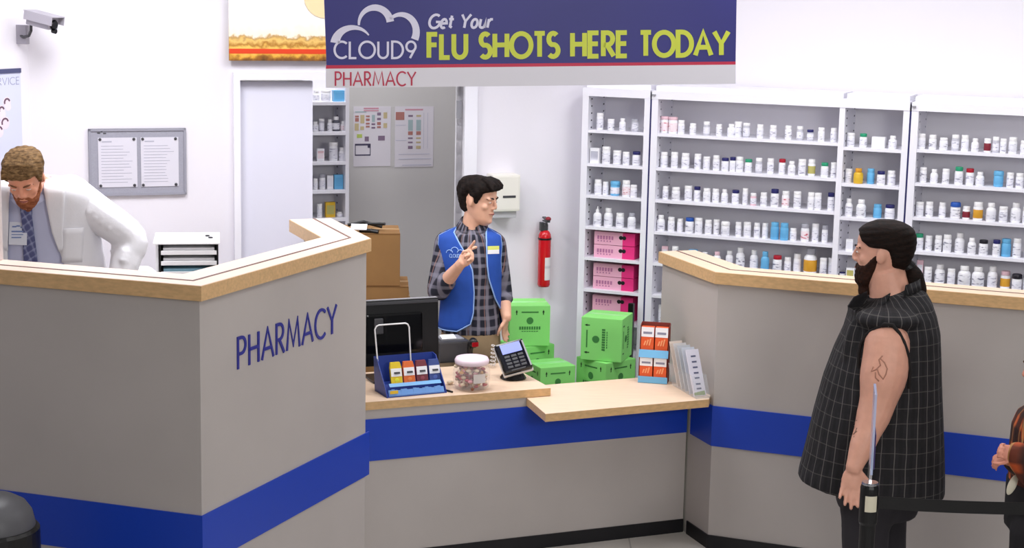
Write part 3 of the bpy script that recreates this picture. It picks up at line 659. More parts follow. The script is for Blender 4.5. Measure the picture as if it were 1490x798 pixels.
bm = B(); lathe(bm, [(r_*.45, Hh*.79), (r_*.5, Hh*.81), (r_*.5, Hh*.87), (r_*.38, Hh*.90)], c=cx+UP*zb, n=16); box(bm, cx-ub*r_*.55+UP*(zb+Hh*.85), (.02, .03, .05), rz=R_(HB), bev=.003); obj('valve', bm, M['dgrey'], e)
bm = B(); box(bm, cx+ub*.002-nb*.012+UP*(zb+Hh*.925), (.022, .07, .008), rz=R_(HB), bev=.002)
box(bm, cx+ub*.002-nb*.012+UP*(zb+Hh*.955), (.022, .075, .008), bev=.002, rot=Matrix.Rotation(R_(HB), 3, 'Z') @ Matrix.Rotation(.18, 3, 'X')); obj('lever', bm, M['dgrey'], e)
bm = B(); ellipsoid(bm, cx+ub*.008-nb*.028+UP*(zb+Hh*.96), (.017, .017, .014), seg=12, rings=8); obj('pressure_cap', bm, mat('dark_red', (140, 30, 44), .4), e)
bm = B()
th0, n_ = -1.75, 12
for i in range(n_):
    pass
pts = [(-(math.cos(1.02*i/n_*1.3+.35)), 0) for i in range(n_+1)]
ring = []
for i in range(n_+1):
    an = R_(HB)-math.pi/2-.25+1.15*i/n_; ring.append(Vector((math.cos(an), math.sin(an), 0))*(r_+.0012))
va = [bm.verts.new(cx+p+UP*(zb+Hh*.10)) for p in ring]; vb = [bm.verts.new(cx+p+UP*(zb+Hh*.42)) for p in ring]
for i in range(n_): bm.faces.new((va[i], va[i+1], vb[i+1], vb[i]))
obj('instruction_label', bm, label_mat('extinguisher_label', (228, 226, 226), (150, 150, 160)), e)
# dispenser
a = pl(718, 312, BW, HB); b = pl(745, 312, BW, HB); c = pl(735, 250, BW, HB)
w = (pl(745, 300, BW, HB)-pl(705, 300, BW, HB)).dot(ub); ce = pl(727, 280, BW, HB); z0 = pl(740, 314, BW, HB).z; z1 = pl(740, 251, BW, HB).z
e = empty('soap_dispenser', (ce.x, ce.y, z0), 'white wall dispenser partly behind the clerk head', 'dispenser')
cc = Vector((ce.x, ce.y, 0))
bm = B(); box(bm, cc-nb*.06+UP*((z0+z1)/2+.02), (w, .115, (z1-z0)-.04), rz=R_(HB), bev=.014); obj('housing', bm, M['cream'], e, smooth=False)
bm = B(); box(bm, cc-nb*.05+UP*(z0+.035), (w*.86, .09, .07), rz=R_(HB), bev=.01); obj('nozzle_cover', bm, mat('dispenser_grey', (196, 196, 200), .5), e)
bm = B(); box(bm, cc+ub*(w*.1)-nb*.118+UP*(z0+(z1-z0)*.50), (w*.46, .004, .013), rz=R_(HB), bev=.001); obj('window_slot', bm, M['dgrey'], e)
# security camera on the left wall near the corner
cw = pl(29, 50, cor, 65)
e = empty('security_camera', cw, 'grey security camera on a bracket high on the wall in the corner', 'security camera')
gm = mat('camera_grey', (160, 156, 166), .45)
Yc = cw.y-.02
def cd(x, y, dy=0): return dep(x, y, Yc+dy)
bm = B(); box(bm, cd(29, 50), (.025, .10, .20*.48), rz=R_(65), bev=.003); obj('wall_plate', bm, gm, e)
bm = B(); tube(bm, [cd(29, 51), cd(34, 54, -.03), cd(42, 52, -.06), cd(45, 45, -.08), cd(45, 33, -.09)], .008); obj('bracket_arm', bm, M['dgrey'], e)
A_, B_ = cd(44, 26, -.08), cd(82, 36, -.16); ax = (B_-A_).normalized(); sd = ax.cross(UP).normalized(); upc = sd.cross(ax)
Lc = (B_-A_).length; rotc = frame(ax, sd, upc)
bm = B(); box(bm, A_+ax*Lc*.46, (Lc*.86, .07, .062), rot=rotc, bev=.008); obj('housing', bm, gm, e)
bm = B(); box(bm, A_+ax*Lc*.5+upc*.038, (Lc*1.1, .088, .006), rot=rotc, bev=.002)
for sg in (-1, 1): box(bm, A_+ax*Lc*.52+upc*.018+sd*sg*.044, (Lc*1.06, .004, .045), rot=rotc)
obj('sunshield', bm, mat('camera_shield', (176, 172, 182), .45), e)
bm = B(); lathe(bm, [(.024, 0), (.026, .004), (.020, .012)], c=A_+ax*Lc*.89-upc*.004, rot=frame(sd, upc, ax)); lathe(bm, [(.0, 0)]*1+[(.012, .0), (.012, .02)], c=A_+ax*(Lc*.86)-upc*.034+ax*.005, rot=frame(sd, upc, ax)); obj('lens', bm, M['blackgloss'], e)
# poster on the left wall
ql = cor+Vector((nl.x, nl.y, 0))*-.004
a = pl(31.5, 200, ql, 65); zt_ = pl(31.5, 99, ql, 65).z; O = Vector((a.x, a.y, 0)); 
e = empty('service_poster', O+UP*(zt_-1.0), 'pale blue poster with dark top bar on the wall beside the pharmacist', 'poster')
wp = .62; bm = B(); quad(bm, O-ul*wp, ul, UP, wp, 1.0, 0, zt_-1.0, .004); obj('sheet', bm, mat('poster_pale_blue', (208, 212, 238), .6), e)
bm = B(); quad(bm, O-ul*wp, ul, UP, wp, .022, 0, zt_-.022, .010); obj('top_bar', bm, mat('poster_bar', (70, 74, 110), .5), e)
bm = B(); text(bm, 'SERVICE', planeP(O-ul*wp-Vector((nl.x, nl.y, 0))*.004, ul, UP), wp-.235, zt_-.080, .036, w=.1, width=.225); obj('lettering', bm, mat('poster_letter_grey', (150, 152, 176), .6), e)
bm = B(); random.seed(3)
Pp = planeP(O-ul*wp-Vector((nl.x, nl.y, 0))*.0045, ul, UP)
blobs = []
for i in range(26):
    t = i/25; x = wp-.09-.34*t+random.uniform(-.03, .03); y = zt_-.17-.62*t+random.uniform(-.02, .02)
    blobs.append((x, y, random.uniform(.02, .04)))
for x, y, r in blobs: ellipsoid(bm, Pp(x, y, 0), (r, r, r*.03), rot=frame(ul, UP, ul.cross(UP)), seg=12, rings=6)
obj('pink_blossom', bm, mat('blossom', (236, 220, 232), .7), e)
bm = B()
for x, y, r in blobs[::2]:
    stroke(bm, [(x+r*.7*math.cos(R_(q_)), y+r*.7*math.sin(R_(q_))) for q_ in range(20, 230, 30)], .008, Pp, .003)
obj('dark_outline', bm, mat('outline_plum', (104, 78, 96), .7), e)

# ================================================================== BANNER
ba = dep(474, 128, 7.25); HBn = 10
qB = Vector((ba.x, ba.y, 0)); uB_, nB_ = hd(HBn), nr(HBn)
def bp(x, y, t=0): return pl(x, y, qB, HBn)-nB_*t
def bpoly(pts, t, th=.001):
    lo = [bm.verts.new(bp(x, y, t)) for x, y in pts]; hi = [bm.verts.new(bp(x, y, t+th)) for x, y in pts]
    bm.faces.new(lo[::-1]); bm.faces.new(hi)
    for i in range(len(pts)):
        j = (i+1) % len(pts); bm.faces.new((lo[i], lo[j], hi[j], hi[i]))
bmid = bp(772, 125)
e = empty('pharmacy_banner', (bmid.x, bmid.y, bmid.z), 'hanging blue banner advertising flu shots above the pharmacy counter', 'banner')
bm = B(); bpoly([(475, 95), (1070, 89.5), (1073, -95), (468, -95)], 0, .004); obj('blue_field', bm, mat('banner_blue', (44, 43, 122), .45, noise=.05, nscale=2), e)
bm = B(); bpoly([(474, 100), (1070, 94), (1070, 89.5), (474.5, 95)], 0, .004); obj('red_line', bm, mat('banner_red', (196, 36, 72), .45), e)
bm = B(); bpoly([(474, 128), (1070, 122), (1070, 94), (474, 100)], 0, .004); obj('grey_band', bm, mat('banner_grey', (226, 224, 232), .5), e)
lw = mat('banner_white_ink', (222, 220, 240), .45); ly = mat('banner_lime_ink', (206, 216, 66), .45)
def slope(x0, y0, m): return lambda x, y, t: bp(x, y0-y+(x-x0)*m, .0045+t)
bm = B(); text(bm, 'FLU SHOTS HERE TODAY', slope(622, 84, -.0092), 622, 0, 34, width=438, w=.205, gap=.11); obj('headline_lettering', bm, ly, e)
bm = B(); text(bm, 'Get Your', slope(622, 41, -.0092), 622, 0, 19.5, width=93, w=.19, gap=.10, slant=.2); obj('small_lettering', bm, lw, e)
bm = B(); text(bm, 'CLOUD9', slope(485, 84.5, 0), 486, 0, 24, width=120, w=.135, gap=.12)
def taper(path, w0, w1, wm=None):
    n = len(path); Lf, Rt = [], []
    for i in range(n):
        a, b = Vector(path[max(0, i-1)]), Vector(path[min(n-1, i+1)]); t = (b-a).normalized(); d = Vector((-t.y, t.x)); f = i/(n-1)
        w = w0+(w1-w0)*f if wm is None else (w0+(wm-w0)*f*2 if f < .5 else wm+(w1-wm)*(f*2-1))
        Lf.append(Vector(path[i])+d*w/2); Rt.append(Vector(path[i])-d*w/2)
    for i in range(n-1):
        q = [Rt[i], Rt[i+1], Lf[i+1], Lf[i]]
        bpoly([(v.x, v.y) for v in q], .0045)
taper(_arc(514, 63, 27, 24, 175, 318, 22)[::1] and [(514+26.5*math.cos(R_(a)), 64-24*math.sin(R_(a))) for a in range(176, 28, -8)], 14, 2)
taper([(545+23*math.cos(R_(a)), 35-24*math.sin(R_(a))) for a in range(184, 4, -8)], 3, 11, 9)
taper([(583+22.5*math.cos(R_(a)), 46-25*math.sin(R_(a))) for a in range(133, -32, -8)], 4, 11, 9)
obj('cloud_logo', bm, lw, e)
bm = B(); text(bm, 'PHARMACY', slope(486, 125, -.004), 487, 0, 20, width=118, w=.12, gap=.12); obj('pharmacy_lettering', bm, mat('banner_red_ink', (190, 50, 80), .5), e)
bm = B()
for x in (500, 1040):
    t_ = bp(x, -90); tube(bm, [t_, Vector((t_.x, t_.y, CEIL))], .002)
obj('hanging_wire', bm, M['chrome'], e)

# ================================================================== CARTONS
def green_box(c, s, h, rz, label, prints='up', group='green cartons stacked on the floor'):
    e = empty('green_carton', c, label, 'carton', group, rz=rz)
    bm = B(); box(bm, (0, 0, h/2), (s, s, h-.002), bev=.004); o = obj('carton', bm, M['green']); o.parent = e
    bi, ba_ = B(), B()
    for k in range(4):
        rm = Matrix.Rotation(k*math.pi/2, 3, 'Z'); u = rm @ Vector((1, 0, 0)); n = rm @ Vector((0, -1, 0)); O = n*(s/2+.0006)+UP*h/2
        v = UP
        if prints == 'side': u, v = UP, -u
        def rect(b_, x, y, w, hh): quad(b_, O, u, v, w*s, hh*h, (x-w/2)*s, (y-hh/2)*h, .0006)
        rect(bi, 0, .34, .42, .03)
        for sx in (-1, 1):
            rect(ba_, sx*.33, .31, .022, .07); 
            P_ = planeP(O, u, v); vs = [ba_.verts.new(P_(sx*.33*s+a*s, b*h, .0008)) for a, b in ((-.028, .335), (.028, .335), (0, .40))]; ba_.faces.new(vs)
        vs = [bi.verts.new(planeP(O, u, v)(.085*s*math.cos(a*math.pi/8), (.13+.085*math.sin(a*math.pi/8))*h, .0007)) for a in range(16)]; bi.faces.new(vs)
        for q in range(9): rect(bi, -.24+.06*q, -.05, .042, .075)
        for q in range(7): rect(bi, -.18+.06*q, -.13, .042, .02)
    rect2 = [(-.004, 0)]
    o = obj('ink_print', bi, M['greenink']); o.parent = e
    o = obj('arrow_marks', ba_, M['greenblk']); o.parent = e
    bm = B(); box(bm, (0, 0, h-.0006), (s*.99, .045, .001)); o = obj('tape', bm, mat('green_tape', (150, 232, 140), .3)); o.parent = e
def stack(px, py_bot, Y, s, rzs, labels, prints=None, topfix=None):
    """column of cartons; the first label is the top one, whose foot stands at pixel row py_bot"""
    P = dep(px, py_bot, Y); n = len(labels)-1; hh = P.z/n
    for i, (lb, rz) in enumerate(zip(labels, rzs)):
        z = P.z-hh*i
        green_box((P.x, P.y, z), s, (topfix or hh) if i == 0 else hh, R_(rz), lb, prints=(prints or {}).get(i, 'up'))
stack(766, 498, 9.12, .222, (8, 33, 12, 5), ['green carton on top of the stack beside the clerk', 'turned green carton just under the topmost one beside the clerk', 'green carton third down beside the clerk, hidden by the counter', 'green carton on the floor under the stack beside the clerk'], topfix=.225)
# the low pair in front of the stack
P = dep(803, 528, 8.86); nlow = 3
for i in range(nlow):
    green_box((P.x-.01, P.y, P.z-(i+1)*P.z/nlow+.0), .205, P.z/nlow, R_(24), ['lowest visible green carton just behind the terminal, its top open to view', 'green carton under the low one behind the terminal, hidden by the counter', 'green carton at the floor behind the terminal'][i])
stack(882, 520, 8.93, .225, (-18, 42, 40, 40), ['green carton lying on its side atop the stack by the narrow bay', 'green carton turned corner-on under the one lying on its side', 'green carton third down before the narrow bay', 'green carton on the floor before the narrow bay'], prints={0: 'side'}, topfix=.235)
# black thing standing behind the stack, at the unit's foot
P = SS(s_of(921, 500), -.05, 0); bm = B(); box(bm, P+UP*.46, (.03, .03, .92), rz=R_(HS), bev=.003)
tag(obj('umbrella_case', bm, M['black']), 'black upright case standing between the green cartons and the shelving', 'case')
# brown cartons beside the monitor
def kraft(P, sx, sy, h, rz, label):
    e = empty('cardboard_box', P, label, 'box', 'brown cardboard boxes in the doorway', rz=rz)
    bm = B(); box(bm, (0, 0, h/2), (sx, sy, h-.002), bev=.004); o = obj('carton', bm, M['card']); o.parent = e
    bm = B(); box(bm, (0, 0, h-.0008), (sx*.99, .004, .0012)); box(bm, (0, -sy/2-.0004, h*.985), (sx*.99, .001, .006)); o = obj('flap_seam', bm, M['carddark']); o.parent = e
    bm = B(); box(bm, (sx/2+.0003, 0, h*.93), (.001, .05, h*.13)); box(bm, (0, 0, h), (sx, .05, .0012)); o = obj('tape', bm, mat('brown_tape', (176, 136, 84), .35)); o.parent = e
zc0 = dep(560, 437, 8.9).z; zc1 = dep(560, 418, 8.85).z; zc2 = dep(560, 346, 8.72).z
Pc = dep(545, 437, 9.02)
kraft((Pc.x-.04, Pc.y, zc0), .44, .34, zc1-zc0, R_(5), 'flat brown cardboard box under the tall one, showing above the monitor')
kraft((Pc.x-.06, Pc.y, zc1), .38, .32, zc2-zc1, R_(6), 'tall brown cardboard box with black strap and label on top')
for i in range(2): kraft((Pc.x-.04, Pc.y, zc0/2*(1-i)), .46, .36, zc0/2, R_(5), ['brown cardboard box under the flat one, hidden by the monitor', 'brown cardboard box at the floor behind the monitor'][i])
zt2 = zc2
bm = B(); Pb = Vector((Pc.x-.04, Pc.y-.05, zt2)); 
tube(bm, [Pb+Vector((-.10, -.02, .03)), Pb+Vector((-.02, 0, .045)), Pb+Vector((.08, .02, .018))], .009); tube(bm, [Pb+Vector((-.08, .03, .012)), Pb+Vector((0, 0, .035)), Pb+Vector((.10, -.03, .04))], .008)
tube(bm, [Pb+Vector((-.03, -.07, .008)), Pb+Vector((.03, -.09, .012)), Pb+Vector((.07, -.10, .008))], .011)
st = tag(obj('tape_gun', bm, M['black']), 'black strap-like tape gun lying on the tall brown box', 'tape gun')
bm = B(); box(bm, Pb+Vector((-.035, -.075, .028)), (.085, .05, .004), rot=Matrix.Rotation(.5, 3, 'X')); obj('paper_label', bm, M['paper'], st)

# ================================================================== BEHIND THE TALL BOOTH
# back counter and letter trays
Pt = dep(276, 400, 7.95); ztop = dep(276, 353, 7.85).z; z_desk = 1.10
e = empty('back_cabinet', (Pt.x-.3, Pt.y+.1, .0), 'white back cabinet carrying the letter trays, hidden behind the tall booth', 'cabinet')
cx = Vector((Pt.x-.3, Pt.y+.12, 0)); 
bm = B(); box(bm, cx+UP*.53, (1.1, .44, 1.06), rz=R_(15), bev=.004); obj('body', bm, M['white'], e)
bm = B(); box(bm, cx+UP*1.08, (1.16, .50, .04), rz=R_(15), bev=.004); obj('top', bm, M['mapletop'], e)
rot = Matrix.Rotation(R_(15), 3, 'Z')
for s in (-1, 1):
    bm = B(); box(bm, cx+rot @ Vector((s*.27, -.225, .55)), (.52, .012, .96), rz=R_(15), bev=.003); d_ = obj('door', bm, M['white'], e)
    bm = B(); box(bm, cx+rot @ Vector((s*.05, -.238, .6)), (.012, .012, .14), rz=R_(15), bev=.002); obj('handle', bm, M['chrome'], d_)
hT = ztop-z_desk; rz = R_(10); rot = Matrix.Rotation(rz, 3, 'Z'); cT = Vector((Pt.x, Pt.y, z_desk)); wT = .255
e = empty('letter_tray', cT, 'white and black stacked letter tray with paper on the counter behind the tall booth', 'letter tray')
bm = B()
for s in (-1, 1): box(bm, cT+rot @ Vector((s*(wT/2+.004), .0, hT/2)), (.008, .32, hT), rz=rz)
box(bm, cT+rot @ Vector((0, .16, hT/2)), (wT, .006, hT), rz=rz); obj('side_frame', bm, M['black'], e)
bm = B(); box(bm, cT+rot @ Vector((-.01, .0, hT+.004)), (wT+.05, .34, .008), rz=rz, bev=.003); box(bm, cT+rot @ Vector((-wT/2-.018, .01, hT/2)), (.014, .30, hT*.98), rz=rz, bev=.003); obj('top_cover', bm, M['white'], e)
nlev = 7; lv = hT/nlev
for i in range(nlev):
    zz = hT-lv*(i+1)
    bm = B(); box(bm, cT+rot @ Vector((0, 0, zz+.004)), (wT, .32, .006), rz=rz); box(bm, cT+rot @ Vector((0, -.163, zz+.010)), (wT, .006, .020), rz=rz, bev=.002); obj('tray_shelf', bm, M['white'], e)
    bm = B(); box(bm, cT+rot @ Vector((0, .0, zz+.007+lv*.25)), (wT*.92, .29, lv*.45), rz=rz); tag_m = M['paper'] if i != 2 else mat('blue_folder', (150, 196, 214), .6); obj('paper_stack', bm, tag_m, e)
bm = B()
for x_, y_ in ((.085, .03), (.10, -.03)): ellipsoid(bm, cT+rot @ Vector((x_, y_, hT+.012)), (.012, .009, .005), seg=10, rings=6)
st = tag(obj('paper_clip', bm, M['dgrey']), 'dark clip lying on top of the letter tray', 'clip')
# white crumpled bag beside the hand
Pw = dep(208, 398, 7.75); bm = B(); ellipsoid(bm, (Pw.x, Pw.y, z_desk+.12), (.085, .08, (Pw.z+.03-z_desk)/2*1.0), seg=24, rings=16)
for v in bm.verts:
    v.co += Vector((math.sin(v.co.z*60)*.006, math.cos(v.co.x*70)*.006, math.sin(v.co.x*50+v.co.y*40)*.006)); v.co.z = max(v.co.z, z_desk)
zmx = max(v.co.z for v in bm.verts); zz = Pw.z+.035
for v in bm.verts: v.co.z = z_desk+(v.co.z-z_desk)*(zz-z_desk)/(zmx-z_desk)
tag(obj('paper_bag', bm, M['paper'], smooth=True), 'white crumpled bag between the pharmacist hand and the letter tray', 'bag')

# ================================================================== ON THE LOW COUNTER
ZT = .79
def wpl(x, y, p): return pl(x, y, MS(0, p), HA)
# monitor seen from behind
m0, m1 = wpl(505, 433, .40), wpl(637, 433, .40); mb = wpl(628, 540, .40)
wM = (m1-m0).dot(uA); hM = m1.z-.86; cM = (m0+m1)/2; cM.z = 0
e = empty('monitor', (cM.x, cM.y, ZT), 'black computer monitor seen from behind at the end of the low counter', 'monitor')
rt = Matrix.Rotation(R_(HA), 3, 'Z') @ Matrix.Rotation(-.06, 3, 'X')
cc = cM+UP*(m1.z-hM/2)
bm = B(); box(bm, cc, (wM, .035, hM), rot=rt, bev=.006); obj('back_shell', bm, M['black'], e)
bm = B(); box(bm, cc+rt @ Vector((0, -.02, -.0)), (wM*.62, .03, hM*.6), rot=rt, bev=.01); obj('rear_bulge', bm, M['blackgloss'], e)
bm = B(); box(bm, cc+rt @ Vector((0, -.019, hM/2-.014)), (wM*.99, .006, .014), rot=rt, bev=.002); obj('top_bezel', bm, M['dgrey'], e)
bm = B(); box(bm, cc+rt @ Vector((0, -.004, hM/2+.0015)), (wM*.98, .03, .003), rot=rt); obj('top_rim', bm, M['grey'], e)
bm = B(); box(bm, cc+rt @ Vector((-wM*.5+.145, -.03, hM*.12)), (.045, .03, .075), rot=rt, bev=.006); obj('card_reader', bm, M['dgrey'], e)
bm = B(); box(bm, cM+UP*(ZT+.05)+nA*.01, (.06, .05, .13), rz=R_(HA), bev=.004); box(bm, cM+UP*(ZT+.006), (.24, .17, .012), rz=R_(HA), bev=.004); obj('stand', bm, M['black'], e)
# blue display tray with four packets
A_ = at(563, 580, ZT); B_ = at(650, 572, ZT); ut = (B_-A_).normalized(); vt = Vector((-ut.y, ut.x, 0)); wt = (B_-A_).length; dt = .15
blu = mat('tray_blue', (34, 58, 140), .4); blul = mat('tray_light_blue', (104, 150, 212), .35)
e = empty('display_tray', A_, 'blue counter display tray of small packets in front of the monitor', 'display')
def T(a, b, c): return A_+ut*a+vt*b+UP*c
def solid(pts, d):
    lo = [bm.verts.new(p) for p in pts]; hi = [bm.verts.new(p+d) for p in pts]; bm.faces.new(lo[::-1]); bm.faces.new(hi)
    for i in range(len(pts)): j = (i+1) % len(pts); bm.faces.new((lo[i], lo[j], hi[j], hi[i]))
bm = B(); solid([T(0, 0, .001), T(wt, 0, .001), T(wt, dt, .001), T(0, dt, .001)], UP*.008); solid([T(0, dt, 0), T(wt, dt, 0), T(wt, dt+.02, .16), T(0, dt+.02, .16)], vt*.004)
for a in (0, wt-.004): solid([T(a, 0, 0), T(a, dt, 0), T(a, dt+.02, .16), T(a, dt-.02, .155), T(a, .02, .035)], ut*.004)
solid([T(.004, .05, .005), T(wt-.004, .05, .005), T(wt-.004, .075, .045), T(.004, .075, .045)], vt*.06); obj('tray_body', bm, blu, e)
bm = B(); n = 18
for i in range(n):
    x0, x1_ = wt*(.04+.92*i/n), wt*(.04+.92*(i+1)/n); z0 = .032+.003*math.sin(i*1.7)
    solid([T(x0, -.001, .006), T(x1_, -.001, .006), T(x1_, .012, z0), T(x0, .012, z0)], vt*.004)
obj('torn_front_lip', bm, blul, e)
bm = B(); solid([T(.03, .038, .04), T(wt-.01, .038, .04), T(wt-.01, .055, .052), T(.03, .055, .052)], vt*.003); obj('rear_lip', bm, mat('tray_sky', (120, 176, 224), .35), e)
bm = B(); solid([T(.015, -.003, .018), T(.055, -.003, .018), T(.055, .0, .032), T(.015, .0, .032)], vt*.002); obj('price_sticker', bm, LM['y'], e)
bm = B(); hx0, hx1 = (wpl(563, 500, .05)-A_).dot(ut), (wpl(613, 500, .05)-A_).dot(ut)
hz = wpl(590, 472, .17).z-ZT; pts = [T(hx0+.005, dt-.01, .12), T(hx0-.008, dt, hz-.02), T(hx0, dt, hz-.005), T(hx0+.012, dt, hz), T(hx1-.022, dt, hz), T(hx1-.01, dt, hz-.006), T(hx1-.003, dt, hz-.02), T(hx1+.004, dt-.01, .12)]
tube(bm, pts, .0035); obj('wire_hoop', bm, M['white'], e)
for i, (c1, nm) in enumerate((((226, 196, 40), 'yellow'), ((224, 110, 50), 'orange'), ((120, 52, 60), 'maroon'), ((60, 78, 140), 'clear and navy'))):
    x0 = wt*(.16+.215*i)+.0; k_ = Vector(T(x0, .066, .052+.0))
    s_ = empty('medicine_packet', k_, nm+' and white packet standing in the blue counter tray', 'packet', 'packets in the blue counter tray')
    wd = wt*.19
    bm = B(); solid([T(x0, .066, .050), T(x0+wd, .066, .050), T(x0+wd, .085, .118), T(x0+wd*.9, .092, .142), T(x0+wd*.1, .092, .142), T(x0, .085, .118)], vt*.014); obj('packet_body', bm, mat('packet_'+nm.split()[0], c1, .45), s_)
    bm = B(); solid([T(x0+.002, .0735, .080), T(x0+wd-.002, .0735, .080), T(x0+wd-.002, .0835, .116), T(x0+.002, .0835, .116)], -vt*.0012); obj('white_label', bm, M['paper'], s_)
    bm = B(); solid([T(x0+wd*.3, .0735, .092), T(x0+wd*.8, .0735, .092), T(x0+wd*.8, .0775, .100), T(x0+wd*.3, .0775, .100)], -vt*.0022); obj('print', bm, M['dgrey'], s_)
    bm = B(); ellipsoid(bm, T(x0+wd*.5, .068, .064), (.011, .0012, .010), rot=frame(ut, vt, UP), seg=12, rings=6); obj('fruit_picture', bm, mat('pic_'+nm.split()[0], tuple(min(255, int(c*1.15+25)) for c in c1), .5), s_)
# candy jar
Pj = at(686, 566, ZT); kj = (Pj-CAM).dot(_F)/F_PX; rj = 27.5*kj
e = empty('candy_jar', Pj, 'clear plastic jar of wrapped candies with pinkish lid on the low counter', 'jar')
bm = B(); lathe(bm, [(rj*.80, .001), (rj*.92, .012), (rj, .05), (rj*.98, .095), (rj*.80, .125), (rj*.76, .130), (rj*.74, .130), (rj*.78, .124), (rj*.955, .093), (rj*.97, .05), (rj*.89, .015), (rj*.78, .006)], c=Pj, n=32); jo = obj('jar_body', bm, mat('jar_plastic', (244, 238, 238), .08, alpha=.10), e, smooth=True)
bm = B(); lathe(bm, [(rj*.80, .120), (rj*.90, .124), (rj*.92, .140), (rj*.84, .152), (rj*.5, .158), (.001, .160)], c=Pj, n=24); obj('lid', bm, mat('lid_pink_white', (242, 222, 232), .4), e, smooth=True)
ra = R_(-62); u_ = Vector((math.cos(ra), math.sin(ra), 0)); bm = B()
va, vb = [], []
for i in range(9):
    an = -math.pi/2+.12+.7*i/8; d_ = Vector((math.cos(an), math.sin(an), 0)); va.append(bm.verts.new(Pj+d_*(rj*1.005)+UP*.045)); vb.append(bm.verts.new(Pj+d_*(rj*1.0)+UP*.088))
for i in range(8): bm.faces.new((va[i], va[i+1], vb[i+1], vb[i]))
obj('jar_label', bm, mat('jar_label', (216, 206, 200), .6), e)
random.seed(11); bm = B(); cm_ = [mat('candy_'+n_, c_, .3) for n_, c_ in (('red', (168, 40, 50)), ('gold', (206, 150, 70)), ('brown', (120, 70, 44)), ('pink', (222, 150, 160)), ('cream', (230, 210, 180)))]
for i in range(130):
    a, rr, z_ = random.uniform(0, 6.28), rj*.86*math.sqrt(random.random()), random.uniform(.014, .112)
    f0 = len(bm.faces); ellipsoid(bm, Pj+Vector((rr*math.cos(a), rr*math.sin(a), z_)), (.013, .009, .008), rot=Matrix.Rotation(random.uniform(0, 3), 3, 'Z') @ Matrix.Rotation(random.uniform(0, 3), 3, 'X'), seg=8, rings=5)
    bm.faces.ensure_lookup_table(); mi = random.randrange(5)
    for f in bm.faces[f0:]: f.material_index = mi
tag(obj('wrapped_candy', bm, mats=cm_, smooth=True), 'red, gold and brown wrapped candies filling the clear jar', 'candy', kind='stuff')
bm = B(); Pq = at(655, 560, ZT); ellipsoid(bm, Pq+UP*.011, (.018, .012, .010), rot=Matrix.Rotation(.6, 3, 'Z'), seg=12, rings=8); st = tag(obj('wrapped_candy', bm, cm_[4], smooth=True), 'peach wrapped candy lying on the counter between tray and jar', 'candy')
bm = B(); Pq = at(654, 571, ZT); tube(bm, [Pq+Vector((-.02, .018, .005)), Pq+Vector((.014, -.016, .005))], .0048); tag(obj('pen', bm, M['black'], smooth=False), 'short black pen lying at the front edge of the low counter', 'pen')
# receipt printer, scanner, cable
Pp_ = at(668, 532, ZT)+nA*.14; e = empty('receipt_printer', Pp_, 'dark receipt printer with white paper behind the candy jar', 'printer')
bm = B(); box(bm, Pp_+UP*.055, (.16, .16, .11), rz=R_(HA), bev=.01); obj('printer_body', bm, M['dgrey'], e)
bm = B(); box(bm, Pp_+UP*.113, (.12, .10, .008), rz=R_(HA), bev=.003); obj('paper_cover', bm, M['grey'], e)
bm = B(); box(bm, Pp_-uA*.02+UP*.125-nA*.03, (.075, .045, .0015), rot=Matrix.Rotation(R_(HA), 3, 'Z') @ Matrix.Rotation(.3, 3, 'X')); obj('paper_slip', bm, M['paper'], e)
Ps = at(706, 545, ZT)+nA*.20; e = empty('barcode_scanner', Ps, 'black barcode scanner standing between printer and card terminal', 'scanner')
bm = B(); lathe(bm, [(.042, 0), (.042, .008), (.018, .016), (.016, .03)], c=Ps); obj('scanner_base', bm, M['black'], e)
bm = B(); tube(bm, [Ps+UP*.02, Ps+UP*.07+nA*.012, Ps+UP*.11+nA*.004, Ps+UP*.125-nA*.03, Ps+UP*.12-nA*.055], [.016, .015, .018, .024, .020], 12); obj('scanner_head', bm, M['black'], e, smooth=True)
bm = B(); box(bm, Ps+UP*.119-nA*.060, (.034, .006, .022), rz=R_(HA), bev=.002); obj('scan_window', bm, mat('scan_red', (150, 20, 30), .1), e)
Pk = at(722, 536, ZT); e = None
bm = B(); pts = []
for i in range(60):
    a = i*.62; pts.append(Pk+uA*(.012*math.cos(a)+.0006*i-.02)+UP*(.010+.0016*i+.006*math.sin(a))+nA*(.014*math.sin(a)+.0012*i))
tube(bm, [Vector((p.x, p.y, max(p.z, ZT+.003))) for p in pts], .0026, 6); tag(obj('coiled_cable', bm, mat('cable_grey_white', (206, 200, 196), .4), smooth=True), 'pale coiled cable looping up beside the card terminal', 'cable')
bm = B(); box(bm, at(700, 549, ZT)+nA*.05+UP*.006, (.09, .05, .012), rz=R_(HA+20), bev=.004); tag(obj('cable_clip', bm, M['black']), 'flat black holder on the counter between jar and card terminal', 'holder')
# card terminal
Pe = at(750, 553, ZT)+nA*.03; e = empty('card_terminal', Pe, 'black card payment terminal with lit pale screen on the low counter', 'card terminal')
bm = B(); lathe(bm, [(.062, 0), (.064, .006), (.056, .018), (.045, .034), (.03, .06)], c=Pe, n=24); obj('swivel_base', bm, M['blackgloss'], e)
rt = Matrix.Rotation(R_(4), 3, 'Z') @ Matrix.Rotation(R_(-42), 3, 'X') @ Matrix.Rotation(R_(-17), 3, 'Y')
